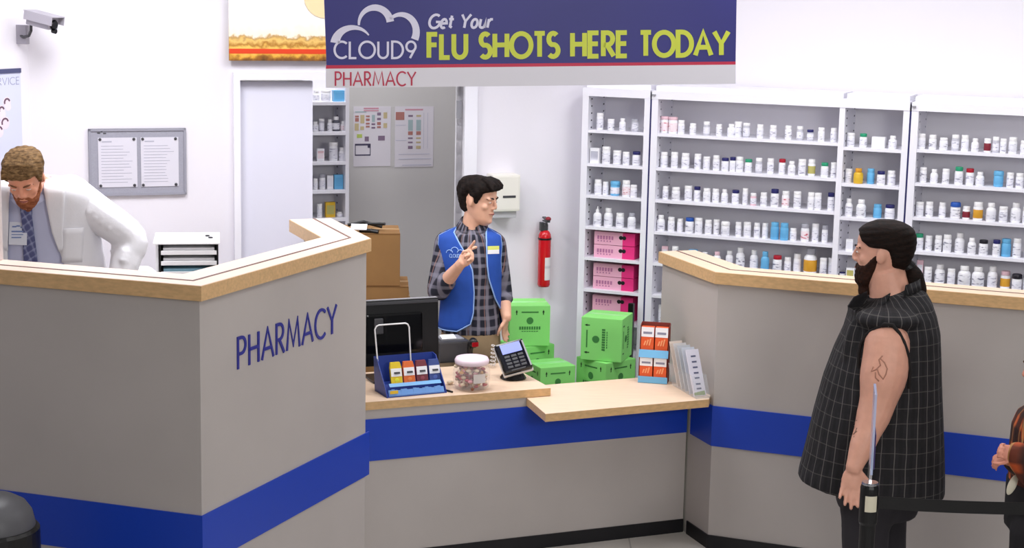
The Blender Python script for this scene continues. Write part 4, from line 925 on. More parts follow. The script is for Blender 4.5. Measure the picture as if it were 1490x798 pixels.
# terminal frame: x across, z up the face, -y out of the face
ct = Pe+UP*.098+nA*.0
bm = B(); box(bm, ct+rt @ Vector((0, .006, 0)), (.150, .018, .168), rot=rt, bev=.006); obj('light_casing', bm, mat('terminal_light_casing', (206, 206, 208), .35), e)
bm = B(); box(bm, ct+rt @ Vector((-.001, -.012, .001)), (.144, .030, .164), rot=rt, bev=.010); obj('terminal_body', bm, M['blackgloss'], e)
bm = B(); box(bm, ct+rt @ Vector((.0, -.0275, .045)), (.100, .003, .052), rot=rt, bev=.001); obj('screen', bm, mat('terminal_screen', (132, 142, 214), .2, emit=.55), e)
bm = B()
for i in range(4):
    for j in range(3): box(bm, ct+rt @ Vector((-.034+.034*j, -.0275, .002-.019*i)), (.026, .004, .012), rot=rt, bev=.0015)
obj('keypad', bm, M['dgrey'], e)
bm = B(); box(bm, ct+rt @ Vector((.0, -.028, -.074)), (.07, .004, .006), rot=rt); obj('card_slot', bm, M['dgrey'], e)

# ================================================================== ON THE LOWER SHELF TOP
ZS = .75
hC = -12; uC, nC = hd(hC), nr(hC)
A_ = at(929, 557, ZS); Bq = at(969.6, 560, ZS); wc = (Bq-A_).length; dc = .075; Hc = wpl(950, 474, .10).z-ZS
kk = (A_-CAM).dot(_F)/F_PX; Hc = (558-474)*kk/math.cos(PITCH+.05)-.01
def Dp(a, b, c): return A_+uC*a+nC*b+UP*c
e = empty('counter_display', A_, 'two-tier cardboard counter display of orange and white packs on the lower shelf top', 'display')
brn = mat('display_maroon', (122, 52, 44), .6); lbl = mat('display_light_blue', (112, 176, 216), .5); orr = mat('pack_orange', (226, 92, 44), .5)
bm = B()
solid([Dp(0, dc, 0), Dp(wc, dc, 0), Dp(wc, dc, Hc+.012), Dp(0, dc, Hc+.012)], nC*.004)
for a in (-.003, wc): solid([Dp(a, 0, 0), Dp(a, dc, 0), Dp(a, dc, Hc+.01), Dp(a, .035, Hc), Dp(a, .02, Hc*.55)], uC*.003)
solid([Dp(0, .0, .001), Dp(wc, 0, .001), Dp(wc, dc, .001), Dp(0, dc, .001)], UP*.004); solid([Dp(0, .015, Hc*.46), Dp(wc, .015, Hc*.46), Dp(wc, dc, Hc*.46), Dp(0, dc, Hc*.46)], UP*.004)
obj('carton', bm, brn, e)
bm = B(); solid([Dp(-.003, -.003, .002), Dp(wc+.003, -.003, .002), Dp(wc+.003, -.003, .034), Dp(-.003, -.003, .034)], nC*.003); obj('lower_lip', bm, lbl, e)
bm = B(); solid([Dp(-.003, -.004, Hc*.46), Dp(wc+.003, -.004, Hc*.46), Dp(wc+.003, .010, Hc*.46+.036), Dp(-.003, .010, Hc*.46+.036)], nC*.003); obj('upper_lip', bm, lbl, e)
for r_ in range(2):
    for c_ in range(2):
        z0 = .006 if r_ == 0 else Hc*.46+.005; hp = Hc*.43 if r_ == 0 else Hc*.50; b0 = .004 if r_ == 0 else .018; x0 = .003+c_*(wc/2); wd = wc/2-.007
        tn = .0 if r_ == 0 else .012
        s_ = empty('medicine_pack', Dp(x0, b0, z0), 'orange and white pack, %s tier of the counter display, %s the leaflets' % (['lower', 'upper'][r_], ['away from', 'next to'][c_]), 'pack', 'packs in the counter display')
        bm = B(); solid([Dp(x0, b0, z0), Dp(x0+wd, b0, z0), Dp(x0+wd, b0+tn, z0+hp), Dp(x0, b0+tn, z0+hp)], nC*.035); obj('pack_body', bm, orr, s_)
        bm = B(); f1 = .66; solid([Dp(x0+.0, b0+tn*f1, z0+hp*f1), Dp(x0+wd, b0+tn*f1, z0+hp*f1), Dp(x0+wd, b0+tn, z0+hp), Dp(x0, b0+tn, z0+hp)], -nC*.001); obj('white_top_label', bm, M['paper'], s_)
        bm = B(); solid([Dp(x0+wd*.15, b0+tn*.8, z0+hp*.76), Dp(x0+wd*.85, b0+tn*.8, z0+hp*.76), Dp(x0+wd*.85, b0+tn*.86, z0+hp*.84), Dp(x0+wd*.15, b0+tn*.86, z0+hp*.84)], -nC*.002); obj('print', bm, mat('print_greyblue', (140, 140, 160), .6), s_)
        bm = B()
        for q in range(3): solid([Dp(x0+wd*(.2+.2*q), b0+tn*.3-.0, z0+hp*.36), Dp(x0+wd*(.3+.2*q), b0+tn*.3, z0+hp*.36), Dp(x0+wd*(.42+.2*q), b0+tn*.5, z0+hp*(.52+.04*q)), Dp(x0+wd*(.3+.2*q), b0+tn*.5, z0+hp*(.52+.04*q))], -nC*.0015)
        obj('swoosh', bm, mat('swoosh_peach', (240, 160, 110), .5), s_)
# leaflet holder
b0 = at(1008, 579, ZS); b1 = at(1030, 575.5, ZS); bk = at(981, 563, ZS)
ub2 = hd(26); Dv = (bk-b0); Dv.z = 0; kk = (b0-CAM).dot(_F)/F_PX
lean = -Vector((16*kk*.9, 0, 0))+Vector((0, .01, 0)); hl = 66*kk/math.cos(.24); wl = .078
e = empty('leaflet_holder', b0, 'clear acrylic leaflet holder beside the orange packs in the counter corner', 'leaflet holder')
bm = B()
b0s = b0+UP*.002
for f in (-.18, 1.1):
    q = b0s+Dv*f; solid([q, q+ub2*wl, q+ub2*wl+lean*.5+UP*hl*.5, q+lean*.5+UP*hl*.5], Dv.normalized()*.003)
q = b0s-Dv*.18; solid([q, q+ub2*wl, q+ub2*wl+Dv*1.28, q+Dv*1.28], UP*.003)
for o_ in (Vector((0, 0, 0)), ub2*wl):
    q = b0s+o_-Dv*.18; solid([q, q+Dv*1.28, q+Dv*1.28+lean*.5+UP*hl*.5, q+lean*.5+UP*hl*.5], ub2*.002)
obj('acrylic_pocket', bm, M['acrylic'], e)
for i in range(5):
    q = b0s+Dv*(i/4.6)+ub2*.004+UP*.004; nw = ub2.cross((lean+UP*hl).normalized())
    lf = empty('leaflet', q, ['white leaflet at the front of the holder with a column of dark marks', 'pale leaflet second from the front of the holder', 'pale leaflet in the middle of the holder', 'pale leaflet fourth from the front of the holder', 'pale leaflet at the back of the holder, its corner peach'][i], 'leaflet', 'leaflets in the acrylic holder')
    bm = B(); solid([q, q+ub2*(wl-.008), q+ub2*(wl-.008)+lean+UP*hl, q+lean+UP*hl], nw*.004); obj('sheet', bm, mat('leaflet_%d' % i, [(232, 230, 244), (206, 214, 226), (200, 206, 214), (214, 214, 216), (228, 216, 206)][i], .6), lf)
    if i == 0:
        bm = B()
        for t in (.14, .24, .37, .48, .60, .72, .84):
            q2 = q+nw*.0045+ub2*.022+(lean+UP*hl)*t; solid([q2, q2+ub2*.026, q2+ub2*.026+(lean+UP*hl)*.035, q2+(lean+UP*hl)*.035], nw*.0008)
        obj('dark_marks', bm, mat('leaflet_ink', (96, 100, 130), .6), lf)
        bm = B(); q2 = q+nw*.0045+ub2*.004+(lean+UP*hl)*.015; solid([q2, q2+ub2*.06, q2+ub2*.06+(lean+UP*hl)*.09, q2+(lean+UP*hl)*.06], nw*.0008); obj('green_foot', bm, mat('leaflet_green', (150, 168, 120), .6), lf)

# ================================================================== IN FRONT OF THE COUNTERS
YS = 6.0
st_top = dep(1266, 702, YS); zT = st_top.z
def stanchion(P, label):
    e = empty('queue_post', (P.x, P.y, 0), label, 'queue post', 'queue posts'); c = Vector((P.x, P.y, 0))
    bm = B(); lathe(bm, [(.17, 0), (.17, .012), (.14, .03), (.04, .045), (.03, .05)], c=c, n=32); obj('base', bm, M['black'], e)
    bm = B(); lathe(bm, [(.029, .04), (.029, zT-.06)], c=c, n=20); obj('pole', bm, M['black'], e, smooth=False)
    bm = B(); lathe(bm, [(.031, zT-.16), (.034, zT-.15), (.034, zT-.02), (.029, zT-.005), (.02, zT)], c=c, n=24); obj('belt_head', bm, M['black'], e)
    bm = B(); an0 = R_(-125); va, vb = [], []
    for i in range(9):
        an = an0+R_(75)*i/8; d_ = Vector((math.cos(an), math.sin(an), 0)); va.append(bm.verts.new(c+d_*.0355+UP*(zT-.105))); vb.append(bm.verts.new(c+d_*.0355+UP*(zT-.045)))
    for i in range(8): bm.faces.new((va[i], va[i+1], vb[i+1], vb[i]))
    obj('pale_sticker', bm, mat('sticker_cream', (206, 200, 178), .6), e)
    bm = B(); lathe(bm, [(.0295, zT-.012), (.0305, zT-.006), (.0295, zT+.001)], c=c, n=20); obj('metal_collar', bm, M['chrome'], e)
    return e, c
e, c = stanchion(st_top, 'black queue post with clear sign blade in front of the ponytailed man')
e2, c2_ = stanchion(Vector((st_top.x+1.5, st_top.y+.12, 0)), 'second black queue post beyond the photo edge holding the belt')
yb = dep(1330, 735, YS).z
bm = B(); d_ = (c2_-c).normalized(); n_ = Vector((-d_.y, d_.x, 0)); pts = []
for i in range(17):
    t = i/16; p = c+(c2_-c)*t; zz = zT-.075-.06*4*t*(1-t)*.5
    pts.append((p, zz))
for (p, z), (q, z2) in zip(pts, pts[1:]):
    a = [bm.verts.new(x) for x in (p+n_*.001+UP*(z-.024), q+n_*.001+UP*(z2-.024), q+n_*.001+UP*(z2+.024), p+n_*.001+UP*(z+.024))]
    b = [bm.verts.new(x) for x in (p-n_*.001+UP*(z-.024), q-n_*.001+UP*(z2-.024), q-n_*.001+UP*(z2+.024), p-n_*.001+UP*(z+.024))]
    bm.faces.new(a); bm.faces.new(b[::-1])
    for i in range(4): bm.faces.new((a[i], a[(i+1) % 4], b[(i+1) % 4], b[i]))
obj('belt', bm, M['black'], e)
# clear blade sign seen nearly edge-on
vd = Vector((st_top.x, st_top.y, 0)).normalized(); hb_ = math.degrees(math.atan2(vd.y, vd.x))+2.2
ztp = dep(1268, 566, YS).z; bm = B()
box(bm, c+UP*(zT+.03), (.010, .010, .06)); obj('sign_stem', bm, M['chrome'], e)
bm = B(); box(bm, c+UP*((zT+.05+ztp)/2), (.17, .009, ztp-zT-.05), rz=R_(hb_), bev=.002); obj('clear_blade', bm, mat('blade_acrylic', (180, 196, 230), .1, alpha=.6), e)
bm = B(); box(bm, c+UP*(zT+.13)+Vector((.009, 0, 0)), (.12, .003, .13), rz=R_(hb_)); obj('purple_insert', bm, mat('blade_purple', (70, 58, 110), .5), e)
# round bin at the lower corner
Pn = dep(-14, 750, 5.75); e = empty('waste_bin', (Pn.x, Pn.y, 0), 'black round waste bin with grey domed lid beside the tall booth', 'bin'); c = Vector((Pn.x, Pn.y, 0)); kn = (Pn-CAM).dot(_F)/F_PX
rb = 63*kn; zr = Pn.z-.02
bm = B(); lathe(bm, [(rb*1.06, 0), (rb*1.16, .02), (rb*1.10, zr-.03), (rb*1.04, zr-.02)], c=c, n=40); obj('bin_body', bm, M['black'], e)
bm = B(); lathe(bm, [(rb*1.02, zr-.05), (rb*1.0, zr-.01), (rb*.94, zr+.03), (rb*.80, zr+.062), (rb*.55, zr+.085), (rb*.25, zr+.095), (.001, zr+.098)], c=c, n=40); obj('domed_lid', bm, mat('bin_lid_grey', (88, 88, 92), .45), e, smooth=True)

# ================================================================== PEOPLE
from mathutils.bvhtree import BVHTree
def ering(c, ax, ay, rx, ry, n=28, pw=2.2, tilt=0):
    out = []
    for i in range(n):
        a = 2*math.pi*i/n; ca, sa = math.cos(a), math.sin(a)
        x = math.copysign(abs(ca)**(2/pw), ca)*rx; y = math.copysign(abs(sa)**(2/pw), sa)*ry
        out.append(Vector(c)+ax*x+ay*y+UP*tilt*x)
    return out
def loft(bm, rings):
    R = [[bm.verts.new(p) for p in r] for r in rings]; n = len(R[0])
    bm.faces.new(R[0][::-1]); bm.faces.new(R[-1])
    for a, b in zip(R, R[1:]):
        for i in range(n): bm.faces.new((a[i], a[(i+1) % n], b[(i+1) % n], b[i]))
def limb(bm, pts, rr, n=14, flat=1.0):
    """rounded, tapering limb through points"""
    P = [Vector(p) for p in pts]; Q, W = [], []
    m = len(P)
    for i in range(m-1):   # Catmull-Rom refinement
        p0, p1, p2, p3 = P[max(i-1, 0)], P[i], P[i+1], P[min(i+2, m-1)]
        for k in range(4):
            t = k/4; Q.append(.5*((2*p1)+(p2-p0)*t+(2*p0-5*p1+4*p2-p3)*t*t+(3*p1-p0-3*p2+p3)*t**3)); W.append(rr[i]+(rr[i+1]-rr[i])*(t*t*(3-2*t)))
    Q.append(P[-1]); W.append(rr[-1])
    tube(bm, Q, W, n)
    for p, r in ((P[0], rr[0]), (P[-1], rr[-1])): ellipsoid(bm, p, (r, r, r), seg=14, rings=9)
def fuse(name, bm, m, parent, voxel=.006, smooth=3, mats=None, keep=None):
    me = bpy.data.meshes.new('tmp'); bmesh.ops.recalc_face_normals(bm, faces=bm.faces[:]); bm.to_mesh(me); bm.free()
    o = bpy.data.objects.new('tmp', me); C.objects.link(o)
    r = o.modifiers.new('r', 'REMESH'); r.mode = 'VOXEL'; r.voxel_size = voxel
    if smooth: s_ = o.modifiers.new('s', 'SMOOTH'); s_.iterations = smooth; s_.factor = .5
    bpy.context.view_layer.update(); dg = bpy.context.evaluated_depsgraph_get()
    out = bpy.data.meshes.new_from_object(o.evaluated_get(dg)); out.name = name
    bpy.data.objects.remove(o); bpy.data.meshes.remove(me)
    out.materials.clear(); out.materials.append(m)
    for p in out.polygons: p.use_smooth = True
    k = bpy.data.objects.new(name, out); C.objects.link(k)
    if parent: k.parent = parent; k.matrix_parent_inverse = parent_mat(parent).inverted()
    return k
def bvh(o):
    me = o.data; return BVHTree.FromPolygons([v.co.copy() for v in me.vertices], [tuple(p.vertices) for p in me.polygons])
def hit(tree, x, y):
    d = _d(x, y).normalized(); h = tree.ray_cast(CAM, d)
    return (h[0], h[1]) if h[0] is not None else (None, None)
# --- head
HZ = [-.010, .004, .022, .045, .068, .092, .118, .142, .168, .195, .214, .228, .236]
HW = [.014, .034, .046, .053, .059, .064, .068, .071, .074, .071, .060, .040, .012]
HF = [.070, .084, .090, .090, .089, .087, .084, .090, .089, .080, .062, .036, .010]
HBk = [.010, -.012, -.035, -.058, -.074, -.088, -.098, -.103, -.104, -.097, -.080, -.052, -.018]
def hsurf(th, z, off=0, k=1):
    w = float(np.interp(z, HZ, HW)); f = float(np.interp(z, HZ, HF)); b = float(np.interp(z, HZ, HBk))
    c, s = math.cos(th), math.sin(th); cy = (f+b)/2; ry = (f-b)/2
    x = math.copysign(abs(s)**.92, s)*w; y = cy+math.copysign(abs(c)**.92, c)*ry
    v = Vector((x, y-cy)); 
    if off: v = v*(1+off/max(v.length, .012))
    return Vector((v.x*k, (v.y+cy)*k, z*k))
class Head:
    """local axes: x to the person's left... y to the face, z to the crown; origin under the chin on the neck axis"""
    def __init__(s, origin, face, up, k=1.0):
        s.f = face.normalized(); s.u = (up-s.f*up.dot(s.f)).normalized(); s.x = s.f.cross(s.u); s.o = origin; s.k = k
        s.m = frame(s.x, s.f, s.u)
    def w(s, v): return s.o+s.m @ (Vector(v))
    def wk(s, *v): return s.o+s.m @ (Vector(v)*s.k)
    def add(s, bm):
        n = 28; rings = []
        for z in np.linspace(-.010, .236, 30):
            rings.append([s.w(hsurf(2*math.pi*i/n, float(z), 0, s.k)) for i in range(n)])
        loft(bm, rings); k = s.k; m = s.m
        # nose, brow, cheeks, lips, chin, ears
        tube(bm, [s.wk(0, .083, .138), s.wk(0, .096, .116), s.wk(0, .1035, .096)], [.007*k, .0085*k, .0095*k], 10)
        ellipsoid(bm, s.wk(0, .100, .093), (.0105*k, .011*k, .009*k), rot=m)
        for g in (-1, 1):
            ellipsoid(bm, s.wk(g*.011, .095, .088), (.008*k, .010*k, .007*k), rot=m)
            ellipsoid(bm, s.wk(g*.030, .079, .139), (.026*k, .013*k, .008*k), rot=m)
            ellipsoid(bm, s.wk(g*.036, .060, .094), (.022*k, .018*k, .020*k), rot=m)
            ellipsoid(bm, s.wk(g*.030, .0745, .120), (.015*k, .0125*k, .0095*k), rot=m)
            em = m @ Matrix.Rotation(g*-.35, 3, 'Z') @ Matrix.Rotation(.15, 3, 'X')
            ellipsoid(bm, s.wk(g*.073, -.008, .112), (.008*k, .019*k, .031*k), rot=em)
        ellipsoid(bm, s.wk(0, .088, .063), (.022*k, .008*k, .006*k), rot=m); ellipsoid(bm, s.wk(0, .086, .053), (.019*k, .009*k, .006*k), rot=m)
        ellipsoid(bm, s.wk(0, .078, .018), (.024*k, .016*k, .016*k), rot=m)
    def details(s, body, brow_m, eye_open=.6, brow_w=1.0):
        k, m = s.k, s.m
        white = mat('eye_white', (220, 214, 208), .3); iris = mat('iris_dark', (36, 24, 18), .2)
        for g in (-1, 1):
            bm = B(); ellipsoid(bm, s.wk(g*.030, .0815, .1195), (.0115*k, .0085*k, .0065*k*eye_open), rot=m, mi=0) if False else ellipsoid(bm, s.wk(g*.030, .0815, .1195), (.0115*k, .0085*k, .0065*k*eye_open), rot=m)
            e_ = obj('eye', bm, white, body, smooth=True)
            bm = B(); ellipsoid(bm, s.wk(g*.030, .0868, .1190), (.0055*k, .004*k, .0055*k*eye_open), rot=m, seg=12, rings=8); obj('iris', bm, iris, e_, smooth=True)
            bm = B(); tube(bm, [s.wk(g*.014, .092, .137), s.wk(g*.028, .0925, .143), s.wk(g*.042, .082, .1425), s.wk(g*.052, .071, .136)], [.0030*k*brow_w, .0042*k*brow_w, .0036*k*brow_w, .0020*k], 8)
            obj('eyebrow', bm, brow_m, body, smooth=True)
        bm = B(); tube(bm, [s.wk(-.024, .083, .0575), s.wk(-.010, .0945, .0590), s.wk(0, .0965, .0580), s.wk(.010, .0945, .0590), s.wk(.024, .083, .0575)], [.0015*k, .0035*k, .0038*k, .0035*k, .0015*k], 8)
        obj('lips', bm, mat('lips', (150, 84, 76), .5), body, smooth=True)
    def shell(s, name, fn, m_, parent, z0=-.03, z1=.236, nz=46, nt_=72, voxel=.0035, extra=None, smooth=1, a0=-math.pi, a1=math.pi):
        """closed shell whose distance above the skin is fn(theta, z); negative lies inside the head"""
        bm = B(); rings = []
        for z in np.linspace(z0, z1, nz):
            z = float(z); rings.append([s.w(hsurf(2*math.pi*i/nt_, min(max(z, -.01), .235), fn(((2*math.pi*i/nt_+math.pi) % (2*math.pi))-math.pi, z), s.k)+Vector((0, 0, (z-min(max(z, -.01), .235))*s.k))) for i in range(nt_)])
        loft(bm, rings)
        if extra: extra(bm)
        return fuse(name, bm, m_, parent, voxel, smooth)
def sst(a, b, x):
    t = min(1, max(0, (x-a)/(b-a))) if a != b else (1 if x > a else 0); return t*t*(3-2*t)
def hairline(th, front=.178, temple=.150, side=.118, burn=.095, nape=.030):
    a = abs(th)
    return float(np.interp(a, [0, .55, .95, 1.25, 1.45, 1.75, 2.1, math.pi], [front, front-.004, temple, burn, burn, side+.022, nape+.03, nape]))
def hair_mat(name, col, col2):
    m = mat(name, col, .75); m.node_tree.nodes['Principled BSDF'].inputs['Specular IOR Level'].default_value = .2; nt = m.node_tree; b = nt.nodes['Principled BSDF']; L = nt.links.new
    tc = nt.nodes.new('ShaderNodeTexCoord'); mp = nt.nodes.new('ShaderNodeMapping'); mp.inputs['Scale'].default_value = (60, 12, 160)
    n = nt.nodes.new('ShaderNodeTexNoise'); n.inputs['Scale'].default_value = 1; n.inputs['Detail'].default_value = 3
    r = nt.nodes.new('ShaderNodeValToRGB'); r.color_ramp.elements[0].position = .35; r.color_ramp.elements[1].position = .7
    r.color_ramp.elements[0].color = rgb(*col); r.color_ramp.elements[1].color = rgb(*col2)
    bp_ = nt.nodes.new('ShaderNodeBump'); bp_.inputs['Strength'].default_value = .5; bp_.inputs['Distance'].default_value = .004
    L(tc.outputs['Object'], mp.inputs['Vector']); L(mp.outputs['Vector'], n.inputs['Vector']); L(n.outputs['Fac'], r.inputs['Fac']); L(r.outputs['Color'], b.inputs['Base Color'])
    L(n.outputs['Fac'], bp_.inputs['Height']); L(bp_.outputs['Normal'], b.inputs['Normal']); return m
def skin_mat(name, col):
    m = mat(name, col, .5, noise=.05, nscale=30, bump=.05)
    b = m.node_tree.nodes['Principled BSDF']; b.inputs['Subsurface Weight'].default_value = .08; b.inputs['Subsurface Radius'].default_value = (.02, .008, .004); return m
# --- hand
def hand(bm, W, d, n, thumb, curls=(.5, .5, .5, .5), k=1.0, tc=.3, spread=.06):
    """W wrist, d towards the fingers, n where the palm faces, thumb = +1/-1 side of d x n"""
    d = d.normalized(); n = (n-d*n.dot(d)).normalized(); lat = d.cross(n)*thumb
    m = frame(lat, d, n)
    ellipsoid(bm, W+d*.048*k, (.039*k, .052*k, .0145*k), rot=m); ellipsoid(bm, W+d*.070*k, (.040*k, .026*k, .013*k), rot=m)
    tube(bm, [W-d*.02*k, W+d*.02*k], [.026*k, .028*k], 12)
    for i, (L_, c_) in enumerate(zip((.070, .078, .072, .056), curls)):
        x = (.030-.0195*i)*k; p = W+d*(.078-.004*abs(i-1.3))*k+lat*x; dr_ = (d+lat*(spread*(1.3-i))).normalized(); ps = [p-d*.02*k, p]; r0_ = (.0092-.0007*(i == 3))*k
        for q, f_ in enumerate((.45, .32, .25)):
            ax = dr_.cross(n); rm = Matrix.Rotation(-c_*(.75 if q == 0 else 1.0), 3, lat*thumb); dr_ = rm @ dr_
            p = p+dr_*L_*f_*k; ps.append(p)
        tube(bm, ps, [r0_, r0_, r0_*.95, r0_*.88, r0_*.78], 10); ellipsoid(bm, ps[-1], (r0_*.8,)*3, seg=8, rings=6)
    p0 = W+d*.022*k+lat*.026*k; p1 = p0+(lat*.75+d*.55+n*tc).normalized()*.036*k; p2 = p1+(lat*.30+d*.85+n*tc).normalized()*.032*k; p3 = p2+(d*.95+n*tc-lat*.05).normalized()*.026*k
    tube(bm, [p0-d*.01, p0, p1, p2, p3], [.014*k, .014*k, .0115*k, .010*k, .0085*k], 10); ellipsoid(bm, p3, (.0085*k,)*3, seg=8, rings=6)
# --- torso given by rows measured against the photograph
class Torso:
    def __init__(s, rows, pw=2.3):
        """rows: (pixel row, left px, right px, depth Y, half thickness, tilt)"""
        s.r = []
        for y, a, b, Y, t, *tl in rows:
            c = dep((a+b)/2, y, Y); k = (c-CAM).dot(_F)/F_PX; s.r.append((y, c, (b-a)/2*k, t, tl[0] if tl else 0))
        s.pw = pw
    def at(s, y):
        ys = [r[0] for r in s.r]; I = lambda f: float(np.interp(y, ys, [f(r) for r in s.r]))
        c = Vector((I(lambda r: r[1].x), I(lambda r: r[1].y), I(lambda r: r[1].z))); return c, I(lambda r: r[2]), I(lambda r: r[3]), I(lambda r: r[4])
    def pt(s, y, a, inf=0):
        """a: angle, 0 towards the camera, + to the picture's right"""
        c, rx, ry, tl = s.at(y); sa, ca = math.sin(a), math.cos(a)
        x = math.copysign(abs(sa)**(2/s.pw), sa)*(rx+inf); yy = -math.copysign(abs(ca)**(2/s.pw), ca)*(ry+inf)
        return c+Vector((x, yy, tl*x))
    def ang(s, y, px):
        c, rx, ry, tl = s.at(y); k = (c-CAM).dot(_F)/F_PX; cx_ = _px(c)[0]
        f = max(-1, min(1, (px-cx_)*k/rx)); return math.copysign(math.asin(min(1, abs(f)**(s.pw/2))), f)
    def add(s, bm, inf=0, y0=None, y1=None, sub=3):
        ys = []
        R = [r[0] for r in s.r]
        for a, b in zip(R, R[1:]): ys += [a+(b-a)*i/sub for i in range(sub)]
        ys.append(R[-1]); ys = [y for y in ys if (y0 is None or y >= y0) and (y1 is None or y <= y1)]
        loft(bm, [ering(s.at(y)[0], Vector((1, 0, 0)), Vector((0, 1, 0)), s.at(y)[1]+inf, s.at(y)[2]+inf, tilt=s.at(y)[3], pw=s.pw) for y in ys][::-1])
def _px(p):
    v = p-CAM; q = v.dot(_F); return (745+F_PX*v.dot(_R)/q, 399-F_PX*v.dot(_U)/q)
def panel(name, T, m_, parent, rowsf, nu=14, nv=26, inf=.012, th=.004, wob=0, smooth=True):
    """cloth sheet on a torso: rowsf(v) -> (y, angle0, angle1) for v in 0..1; returns object and the grid"""
    bm = B(); G = []
    for j in range(nv+1):
        y, a, b = rowsf(j/nv); row_ = []
        for i in range(nu+1):
            u = i/nu; an = a+(b-a)*u; yy = y(u) if callable(y) else y
            row_.append(T.pt(yy, an, inf+wob*math.sin(an*9+yy*.05)))
        G.append(row_)
    V = [[bm.verts.new(p) for p in r] for r in G]
    for j in range(nv):
        for i in range(nu): bm.faces.new((V[j][i], V[j][i+1], V[j+1][i+1], V[j+1][i]))
    o = obj(name, bm, m_, parent, smooth=smooth); s_ = o.modifiers.new('thick', 'SOLIDIFY'); s_.thickness = th; s_.offset = 0
    return o, G
def shoe(parent, P, yaw, k=1.0, m_=None, name='shoe'):
    bm = B(); f = Vector((math.cos(yaw), math.sin(yaw), 0)); s_ = Vector((-f.y, f.x, 0)); m = frame(f, s_, UP)
    ellipsoid(bm, P+f*.09*k+UP*.042, (.15*k, .050*k, .040), rot=m); ellipsoid(bm, P-f*.01*k+UP*.06, (.065*k, .042*k, .058), rot=m); ellipsoid(bm, P+f*.17*k+UP*.034, (.075*k, .05*k, .03), rot=m)
    for v in bm.verts: v.co.z = max(v.co.z, P.z+.003)
    return fuse(name, bm, m_ or M['black'], parent, .008, 2)
def leg(bm, hip, knee, ankle, r0_, r1_, r2_): limb(bm, [hip, (hip+knee)/2, knee, (knee*.6+ankle*.4), ankle], [r0_, r0_*.88, r1_, r1_*.95, r2_])
def person(P, label): return P, label
def finish_person(body, label):
    tag(body, label, 'person'); return body
def set_origin(o, loc):
    loc = Vector(loc); o.data.transform(Matrix.Translation(-loc)); o.location = loc

